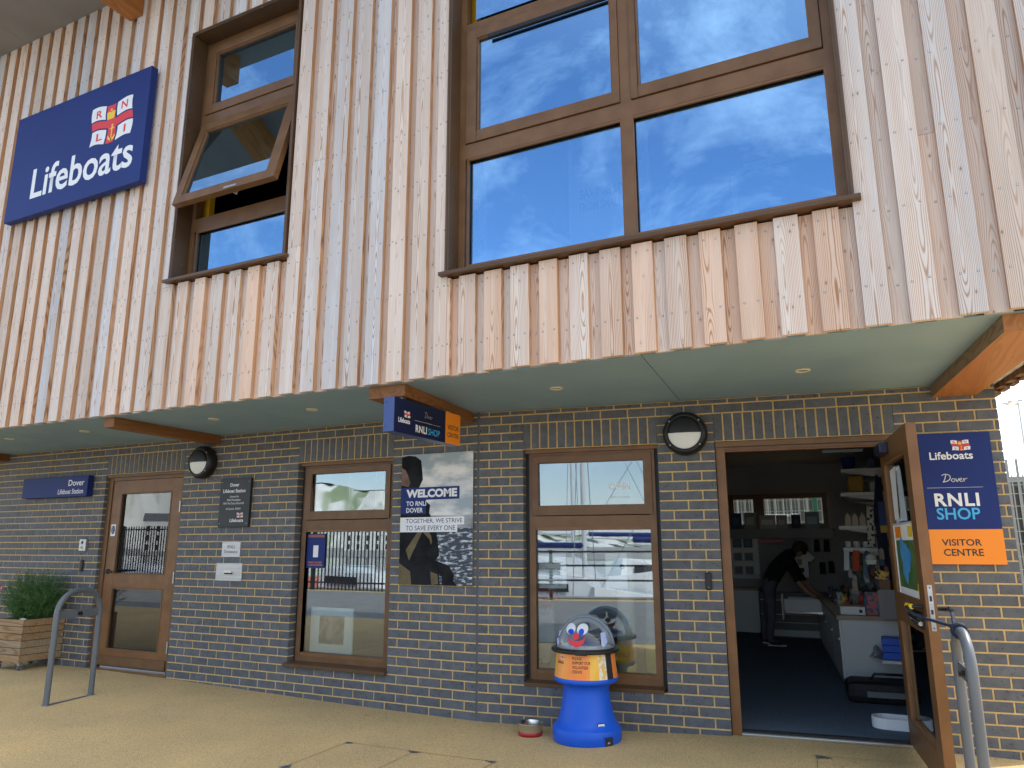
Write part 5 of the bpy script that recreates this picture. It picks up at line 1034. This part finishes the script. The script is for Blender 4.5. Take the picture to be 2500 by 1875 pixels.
for h_ in (hA, hB):
    b0 = Vector(V[h_])
    for k in range(4): addc(h_, [tuple(b0+Vector((.035, -.024+.016*k, -.010))), tuple(b0+Vector((.065+.006*(k in (1, 2)), -.028+.018*k, -.028)))], [.009, .007])
    addc(h_, [tuple(b0+Vector((.015, -.035, -.012))), tuple(b0+Vector((.035, -.05, -.03)))], [.010, .008])
def pm(c):
    if c.x > .41 and c.z > 1.10: return 0
    if c.x > .40 and c.z < .84: return 0
    if c.z < .055: return 3
    if c.z < .86 - .25*(c.x) and c.x < .3: return 2
    return 1
skin('body', V, E_, Rr, [skin_m, shirt_m, trou_m, ink_m], pm, pn)
b = MB(); b.lathe([(0, .105), (.05, .098), (.085, .07), (.100, .02), (.098, -.03), (.085, -.06)], (0, 0, 0), 20); o = b.build('hair', hair_m, pn, (.455, 0, 1.262), (0, R(18), 0)); o.scale = (1.0, .85, 1.0)
for sy in (-1, 1): b = MB(); b.lathe([(0, -.008), (.018, -.004), (.022, .004), (.012, .008)], (0, 0, 0), 10); b.build('ear', skin_m, pn, (.47, sy*.083, 1.205), (R(90), 0, 0))
for sy in (-1, 1):
    b = MB(); x = .09 if sy < 0 else -.01; b.box(x-.12, x+.12, sy*.12-.042, sy*.12+.042, 0, .016); b.build('shoe_sole', white_m, pn, bevel=.01)
# ---- things behind the window panes
t = thing('framed_photograph', 'white-mounted old photograph leaning inside the left shop window', 'picture'); B('mount', MN('mount_card', (.76, .82, .79), (.80, .86, .83), 3, .6), t, -1.90, -1.40, .17, .182, .325, .735)
B('photograph', MN('sepia_photo', (.06, .045, .04), (.34, .30, .27), 9, .5, lo=.42, hi=.60, detail=7), t, -1.792, -1.500, .1685, .1698, .41, .66)
t = thing('model_boat', 'model boat hanging on wires inside the left shop window', 'model boat', (-1.46, .32, 1.06)); b = MB(); n = 10
pr_ = [(-.18+.36*i/n, .045*sin(pi*(i+.6)/(n+1.2))) for i in range(n+1)]; vs = []
for x, w in pr_: vs += [(x, -w, .06+.25*x*x), (x, -w*.6, -.01), (x, w*.6, -.01), (x, w, .06+.25*x*x)]
b.add(vs, [(i*4+j, i*4+j+1, i*4+j+5, i*4+j+4) for i in range(n) for j in range(3)]); b.add([vs[0], vs[1], vs[2], vs[3]], [(0,1,2,3)]); b.add(vs[-4:], [(3,2,1,0)]); b.build('hull', [cab_m], t); B('deck_stripe', M('teal_print', (.03, .2, .25), .5), t, -.165, .165, -.05, -.046, .045, .058); b = MB(); b.tube([(-.16, 0, .06), (-.17, 0, 1.0)], .0015, 4); b.tube([(.16, 0, .06), (.15, 0, 1.0)], .0015, 4); b.build('wires', steel_m, t)
t = thing('window_sticker', 'navy and orange printed sticker high in the left shop window', 'sticker'); B('sticker', navy_m, t, -1.925, -1.70, .085, .088, 1.10, 1.42); B('orange_print', M('dim_orange', (.30, .08, .03), .5), t, -1.91, -1.71, .0835, .0848, 1.385, 1.41); B('phone_icon', white_m, t, -1.84, -1.78, .0835, .0848, 1.20, 1.31); text('THANK YOU FOR\nYOUR DONATION', -1.90, -1.725, 1.12, 1.16, .0845, orange_m, t)
t = thing('opening_times_sheet', 'white opening times sheet taped inside the right shop window', 'notice', rz=TH); B('sheet', white_m, t, .494, .730, .15, .152, .963, 1.24); text('Opening Times', .525, .70, 1.155, 1.185, .1495, ink_m, t)
for k in range(6): text(['Monday', 'Tuesday', 'Wednesday', 'Friday', 'Saturday', 'Sunday'][k], .55, .63, 1.11-.025*k, 1.125-.025*k, .1495, ink_m, t); text('10-4', .655, .69, 1.11-.025*k, 1.122-.025*k, .1495, ink_m, t)
t = thing('drawing_sheet', 'white sheet with a small dark drawing inside the right shop window', 'notice', rz=TH); B('sheet', white_m, t, 1.055, 1.23, .15, .152, .963, 1.245); MB().disc((1.19, .1495, 1.14), .022, 8).build('drawing', ink_m, t)
yb_m = MN('yellow_boot_cloth', (.55, .40, .03), (.65, .48, .06), 6, .6)
t = thing('mascot_legs', 'tall pale cloth legs in yellow boots standing inside the right shop window', 'display figure', rz=TH)
for x, y_ in ((1.17, .36), (1.40, .40)):
    b = MB(); b.tube([(x, y_, .50), (x+.01, y_, .95), (x, y_, 1.25)], [.075, .07, .075], 14); b.build('leg', MN('cream_cloth', (.42, .40, .33), (.5, .48, .40), 8, .8), t); b = MB(); b.tube([(x, y_, .52), (x, y_, .33), (x, y_-.02, .24)], [.082, .078, .085], 14); b.tube([(x, y_+.02, .265), (x-.01, y_-.12, .262)], [.07, .055], 12); b.build('boot', yb_m, t); 
text('RNLI', 1.095, 1.20, .43, .465, .275, ink_m, t); B('boot_label', yb_m, t, 1.08, 1.215, .277, .28, .40, .50); B('window_board', cab_m, thing('display_ledge', 'white ledge inside the right shop window', 'ledge', rz=TH), .42, 1.51, .14, .55, .16, .205)
t = thing('hanging_lifejacket', 'red and white lifejacket hanging at the left inside the right shop window', 'lifejacket', rz=TH); b = MB(); b.prism([(.41, .35), (.50, .32), (.56, .55), (.55, .80), (.60, .87), (.55, .98), (.46, 1.0), (.40, .90), (.43, .70)], .36, .43); b.build('jacket', MN('red_white_cloth', (.55, .04, .04), (.6, .6, .58), 5, .7, lo=.48, hi=.52), t, bevel=.01)
# upstairs
for k, (x0, x1, z0, z1) in enumerate(((-2.40, -2.26, 3.65, 6.1), (.50, .575, 3.25, 6.3))):
    tag(MB().box(x0, x1, FY+.26, FY+.32, z0-.6, z1+.1).build('yellow_post', M('yellow_paint_%d' % k, (.80, .42, .01), .5)), ['yellow painted post just inside the narrow upper window', 'yellow painted post at the left inside the wide upper window'][k], 'post')
def banner(label, x0, x1, z0, z1, y_, words, col=(.84, .87, .92), sk=0):
    t = thing('display_banner', label, 'banner'); B('panel', MN('banner_print', col, tuple(c*.9 for c in col), 4, .5), t, x0, x1, y_, y_+.02, z0, z1)
    for s_, a_, c_, e, f_ in words: text(s_, a_, c_, e, f_, y_-.0005, navy_m, t, .02)
    return t
yb = FY+.27
t = banner('pale display banner with navy lettering inside the wide upper window, by the mullion', 1.32, 1.90, 3.2, 4.28, yb, [('SAVING LIVES', 1.40, 1.80, 3.66, 3.73), ('FROM SMALL BOATS', 1.40, 1.88, 3.56, 3.63)]); B('photo_panel', MN('banner_photo', (.05, .12, .25), (.6, .62, .7), 9, .5), t, 1.35, 1.87, yb-.004, yb-.001, 3.86, 4.24)
t = banner('navy and white display banner at the left inside the wide upper window', .42, .66, 3.2, 4.05, yb, [('ME', .50, .60, 3.80, 3.87), ('ER', .53, .60, 3.71, 3.76), ('TRE', .52, .60, 3.64, 3.69), ('STRIVE', .48, .645, 3.46, 3.51), ('EVERYONE', .46, .63, 3.39, 3.44)])
t = thing('pale_green_chair_back', 'pale green curved chair back low inside the wide upper window', 'chair'); b = MB(); b.tube([(2.44, FY+.24, 3.42), (2.45, FY+.24, 3.57), (2.52, FY+.24, 3.62), (2.96, FY+.24, 3.64), (3.03, FY+.24, 3.60), (3.03, FY+.24, 3.40)], .022, 10); b.build('frame', M('mint_paint', (.45, .95, .72), .4), t)
for x in (2.44, 3.03): MB().tube([(x, FY+.24, 3.42), (x, FY+.24, 2.57)], .018, 8).build('leg', t.children[0].data.materials[0], t)
tag(MB().box(1.86, 1.885, FY+.24, FY+.26, 2.57, 3.89).build('white_stand', cab_m), 'thin white upright stand right of the upper window mullion', 'stand')

# ------------------------------------------------------------------ fence and lamp mast to the right, beyond the building
mesh_m = M('grey_fence_wire', (.30, .33, .34), .5, .2); postg = M('green_fence_post', (.02, .16, .10), .5)
fy = 9.2
def fence_run(label, xa, ya, xb, yb_, z1, n, gap):
    t = thing('security_fence', label, 'fence'); ln_ = math.hypot(xb-xa, yb_-ya); ux, uy = (xb-xa)/ln_, (yb_-ya)/ln_
    k = int(ln_/.075); b = MB()
    for i in range(k):
        x, y_ = xa+ux*ln_*i/k, ya+uy*ln_*i/k; b.box(x-.009, x+.009, y_-.004, y_+.004, 0, z1+.05)
    for z in [.1+.2*j for j in range(int(z1/.2)+1)]: b.tube([(xa, ya, z), (xb, yb_, z)], .005, 4, caps=False)
    tag(b.build('wire_mesh', mesh_m, t), kind='stuff')
    for i in range(int(ln_/2.5)+1): x, y_ = xa+ux*2.5*i, ya+uy*2.5*i; b = MB(); b.box(x-.035, x+.035, y_-.035, y_+.035, -.06, z1+.2); b.build('post', postg, t)
    for z in (z1+.28, z1+.40, z1+.50):
        P = [(xa+(xb-xa)*i/60, ya+(yb_-ya)*i/60+.01*(-1)**i, z+rnd.uniform(-.01, .01)) for i in range(61)]; MB().tube(P, .005, 4, caps=False).build('barbed_wire', mesh_m, t)
    return t
fence_run('tall steel mesh security fence topped with barbed wire, behind the building', -3.0, 9.3, 12, 8.6, 2.35, 0, 0)
b = MB()
for k in range(90): x = -3+.16*k; b.box(x-.018, x+.018, 11.5, 11.56, -.06, 2.9)
t = thing('palisade_fence', 'pale vertical palisade fence beyond the mesh fence', 'fence'); tag(b.build('pale', M('galvanised_pale', (.30, .32, .33), .6, .1), t), kind='stuff'); b = MB(); b.tube([(-3, 11.6, .5), (11.4, 11.6, .5)], .03, 6); b.tube([(-3, 11.6, 2.4), (11.4, 11.6, 2.4)], .03, 6); b.build('rail', galv_m, t)
t = thing('backdrop_container', 'long grey-green corrugated container added as a dark backdrop beyond the fences', 'container'); b = MB()  # container added as backdrop to darken the overbright view past the fences
for k in range(64): x = -5+.3*k; b.box(x, x+.15, 14.0, 16.4, .1, 2.62); b.box(x+.15, x+.3, 14.05, 16.35, .1, 2.62)
b.build('corrugated_side', MN('container_paint', (.06, .07, .072), (.09, .10, .10), 1, .7), t); B('top_rail', mesh_m, t, -5.05, 14.25, 13.96, 16.44, 2.621, 2.74); B('base_rail', mesh_m, t, -5.05, 14.25, 13.96, 16.44, -.06, .099)
mast = thing('lamp_mast', 'tall floodlight mast with a ring of lamps against the pale sky', 'lamp mast', (0, 0, 0))
mx_, my_ = 17.95, 93.3
b = MB(); b.tube([(mx_, my_, -.1), (mx_, my_, 16.8)], [.16, .09], 12); b.build('pole', steel_m, mast)
b = MB(); b.tube([(mx_+1.05*cos(a_), my_+1.05*sin(a_), 16.75) for a_ in [2*pi*k/20 for k in range(20)]], .04, 6, closed=True)
for k in range(4): b.tube([(mx_, my_, 16.95), (mx_+1.05*cos(pi*k/2), my_+1.05*sin(pi*k/2), 16.75)], .03, 5)
b.build('lamp_ring', steel_m, mast)
for k in range(8):
    a_ = 2*pi*k/8; b = MB(); x, y_ = mx_+1.25*cos(a_), my_+1.25*sin(a_); b.add([(x-.24, y_-.18, 16.72), (x+.24, y_-.18, 16.72), (x+.24, y_+.18, 16.72), (x-.24, y_+.18, 16.72), (x-.18, y_-.13, 16.9), (x+.18, y_-.13, 16.9), (x+.18, y_+.13, 16.9), (x-.18, y_+.13, 16.9)], [(3,2,1,0), (4,5,6,7), (0,1,5,4), (1,2,6,5), (2,3,7,6), (3,0,4,7)]); b.build('floodlight', steel_m, mast)
# ------------------------------------------------------------------ harbour side opposite (mirrored in the windows)
rl = thing('quay_railing', 'dark upright-barred railing along the quay edge opposite the building', 'railing'); b = MB()
for k in range(300): x = -48+.135*k; b.box(x-.019, x+.019, -12.72, -12.70, -.05, 1.95)
tag(b.build('bar', ink_m, rl), kind='stuff'); b = MB()
for z in (.15, 1.82): b.box(-48, -7.4, -12.74, -12.69, z, z+.045)
for z in (.42, .78, 1.12): b.tube([(-7.4, -12.72, z), (16, -12.72, z)], .024, 8)
b.build('rail', ink_m, rl)
for k in range(22): B('post', ink_m, rl, -46+3*k, -45.92+3*k, -12.76, -12.68, -.05, 1.97 if k < 13 else 1.16)
hullw = MN('white_gelcoat', (.70, .71, .72), (.76, .76, .76), 2, .25); teak = MN('teak_trim', (.20, .10, .05), (.26, .14, .07), 5, .5)
def boat(x, y, s, rz, hm, label, mast_h=11, boom=True):
    t = thing('moored_boat', label, 'boat', (x, y, -1.4), rz, 'boats moored in the harbour'); n = 14; vs = []
    for i in range(n+1):
        u = i/n; w = 1.45*s*(sin(pi*min(1, u*1.0)*.5)**.55)*(1 if u > .0 else 0)*(1-.25*max(0, u-.6)/.4); xx = 4.6*s - 9.2*s*u; h_ = (1.45-.45*sin(pi*u))*s*1.0
        vs += [(xx, -w, h_), (xx, -w*.75, .05), (xx, 0, -.3), (xx, w*.75, .05), (xx, w, h_)]
    b = MB(); b.add(vs, [(i*5+j, i*5+j+1, i*5+j+6, i*5+j+5) for i in range(n) for j in range(4)] + [(i*5+4, i*5, i*5+5, i*5+9) for i in range(n)], 0, True); b.add(vs[-5:], [(0,1,2,3,4)]); b.build('hull', hm, t)
    b = MB(); b.add([(1.8*s, -.7*s, 1.1*s), (1.8*s, .7*s, 1.1*s), (-2.2*s, .8*s, 1.1*s), (-2.2*s, -.8*s, 1.1*s), (.9*s, -.5*s, 1.75*s), (.9*s, .5*s, 1.75*s), (-2.0*s, .6*s, 1.9*s), (-2.0*s, -.6*s, 1.9*s)], [(0,1,5,4), (1,2,6,5), (2,3,7,6), (3,0,4,7), (4,5,6,7)]); b.build('cabin', hullw, t)
    B('cabin_window', ink_m, t, -1.6*s, .5*s, -.80*s, -.76*s, 1.35*s, 1.6*s); B('cabin_window', ink_m, t, -1.6*s, .5*s, .76*s, .80*s, 1.35*s, 1.6*s)
    if mast_h:
        b = MB(); b.tube([(.8*s, 0, 1.2*s), (.8*s, 0, mast_h)], [.09, .06], 8); b.build('mast', hullw, t)
        b = MB(); b.tube([(.8*s, 0, 2.6*s), (-3.4*s, 0, 2.7*s)], .06, 6); b.tube([(.8*s, 0, 2.8*s), (-3.2*s, 0, 2.84*s)], .09, 8, 1); b.build('boom', [hullw, navy_m], t)
        b = MB()
        for e in ((4.5*s, 0, 1.5*s), (-4.4*s, 0, 1.1*s), (.8*s, 1.2*s, 1.2*s), (.8*s, -1.2*s, 1.2*s)): b.tube([(.8*s, 0, mast_h-.2), e], .014, 4, caps=False)
        b.tube([(.8*s, -.7*s, mast_h*.6), (.8*s, .7*s, mast_h*.6)], .025, 5); b.build('rigging', steel_m, t)
orb = MN('orange_hull', (.75, .12, .02), (.8, .15, .03), 3, .35)
L_ = [(-1.2, -17.6, .95, .25, hullw, 'white sailing yacht moored nearest the quay, straight opposite the shop window', 13), (4.2, -18.2, 1.0, -.2, hullw, 'white sailing yacht moored to the right of the nearest one', 14), (-6.4, -18.4, .9, .4, navy_m, 'navy-hulled sailing yacht moored opposite the middle windows', 12),
      (-13.5, -16.2, 1.0, .35, orb, 'orange-hulled lifeboat moored by the quay', 0), (-21, -17.5, 1.1, -.3, hullw, 'white motor cruiser moored beyond the orange lifeboat', 0), (-2.6, -27, 1.2, .15, hullw, 'white yacht with a tall mast in the second row of boats', 16), (2.4, -28, 1.1, -.3, hullw, 'white yacht with a short boom in the second row of boats', 14), (6.5, -29, 1.1, .4, navy_m, 'navy yacht at the right of the second row of boats', 15), (-9.5, -28, 1.1, -.4, hullw, 'white yacht at the left of the second row of boats', 13), (10, -19, 1.0, .2, hullw, 'white yacht moored furthest to the right', 12),
      (-16, -29, 1.1, .2, hullw, 'white motor cruiser in the second row behind the orange lifeboat', 0), (-28, -18.5, 1.0, .1, navy_m, 'navy motor cruiser moored furthest to the left', 0)]
for a_ in L_: boat(*a_[:6], mast_h=a_[6]*.72)
tag(B('pontoon', conc_m, None, -40, 25, -24.6, -23.4, -1.5, -1.0), 'long floating pontoon between the two rows of boats', 'pontoon')
# chalk cliff with a green top, and a white terrace at its foot
chalk = MN('chalk_cliff_face', (.78, .78, .74), (.30, .36, .22), .035, .95, stretch=(1, 1, .35), lo=.50, hi=.62, detail=8); grass_m = MN('cliff_scrub', (.05, .09, .03), (.10, .15, .05), .05, .95, detail=8)
b = MB(); g_ = MB(); n = 120; V1 = []; V2 = []
for i in range(n+1):
    u = i/n; a_ = R(196+78*u); rr = 520+26*sin(u*23)+14*sin(u*61); h_ = 7+66*max(0, 1-u*1.2)**.9+3*sin(u*31)+2.5*sin(u*77); x, y_ = rr*cos(a_), rr*sin(a_)
    for k in range(7):
        v = k/6; q = 1+.10*v+.012*sin(i*1.7+k*2.3); V1.append((x*q, y_*q, -3+(h_+3)*v))
    for k in range(4): q = 1.10+.22*k; V2.append((x*q, y_*q, h_+(6*k+2*sin(i*.9+k))*max(.1, 1-u*1.15)))
b.add(V1, [(i*7+j, i*7+j+1, (i+1)*7+j+1, (i+1)*7+j) for i in range(n) for j in range(6)], 0, True); tag(b.build('cliff', chalk), kind='structure')
g_.add(V2, [(i*4+j, i*4+j+1, (i+1)*4+j+1, (i+1)*4+j) for i in range(n) for j in range(3)], 0, True); tag(g_.build('hill', grass_m), kind='structure')
roof_m = MN('slate_roof', (.10, .10, .11), (.14, .14, .15), 1, .8); rend_m = MN('white_render', (.66, .66, .63), (.74, .73, .70), .3, .8)
for k in range(7):
    a_ = R(205+7*k); rr = 330; w, h_ = 26-2*(k % 3), 13-1.5*(k % 2)
    t = thing('terrace_building', ['tall white terrace at the far left below the cliff', 'lower white terrace, second from left below the cliff', 'white terrace, third from left below the cliff', 'white terrace in the middle below the cliff', 'white terrace right of the middle below the cliff', 'white terrace, second from right below the cliff', 'white terrace at the far right below the cliff'][k], 'building', (rr*cos(a_), rr*sin(a_), -2.6), a_-pi*1.5, 'white terraces under the cliff')
    B('wall', rend_m, t, -w/2, w/2, 0, 10, 0, h_); b = MB(); b.add([(-w/2-.3, -.4, h_), (w/2+.3, -.4, h_), (w/2+.3, 10.4, h_), (-w/2-.3, 10.4, h_), (-w/2, 5, h_+3), (w/2, 5, h_+3)], [(0,1,5,4), (2,3,4,5), (1,2,5), (3,0,4)]); b.build('roof', roof_m, t)
    for f_ in range(3):
        for j in range(6): x = -w/2+2+j*(w-4)/5; B('window', ink_m, t, x-.6, x+.6, 9.99, 10.06, 1.6+f_*3.6, 3.8+f_*3.6)
tag(MB().add([(-500, -560, -1.35), (500, -560, -1.35), (500, -120, -1.35), (-500, -120, -1.35)], [(0,1,2,3)]).build('far_quay', conc_m), kind='structure')
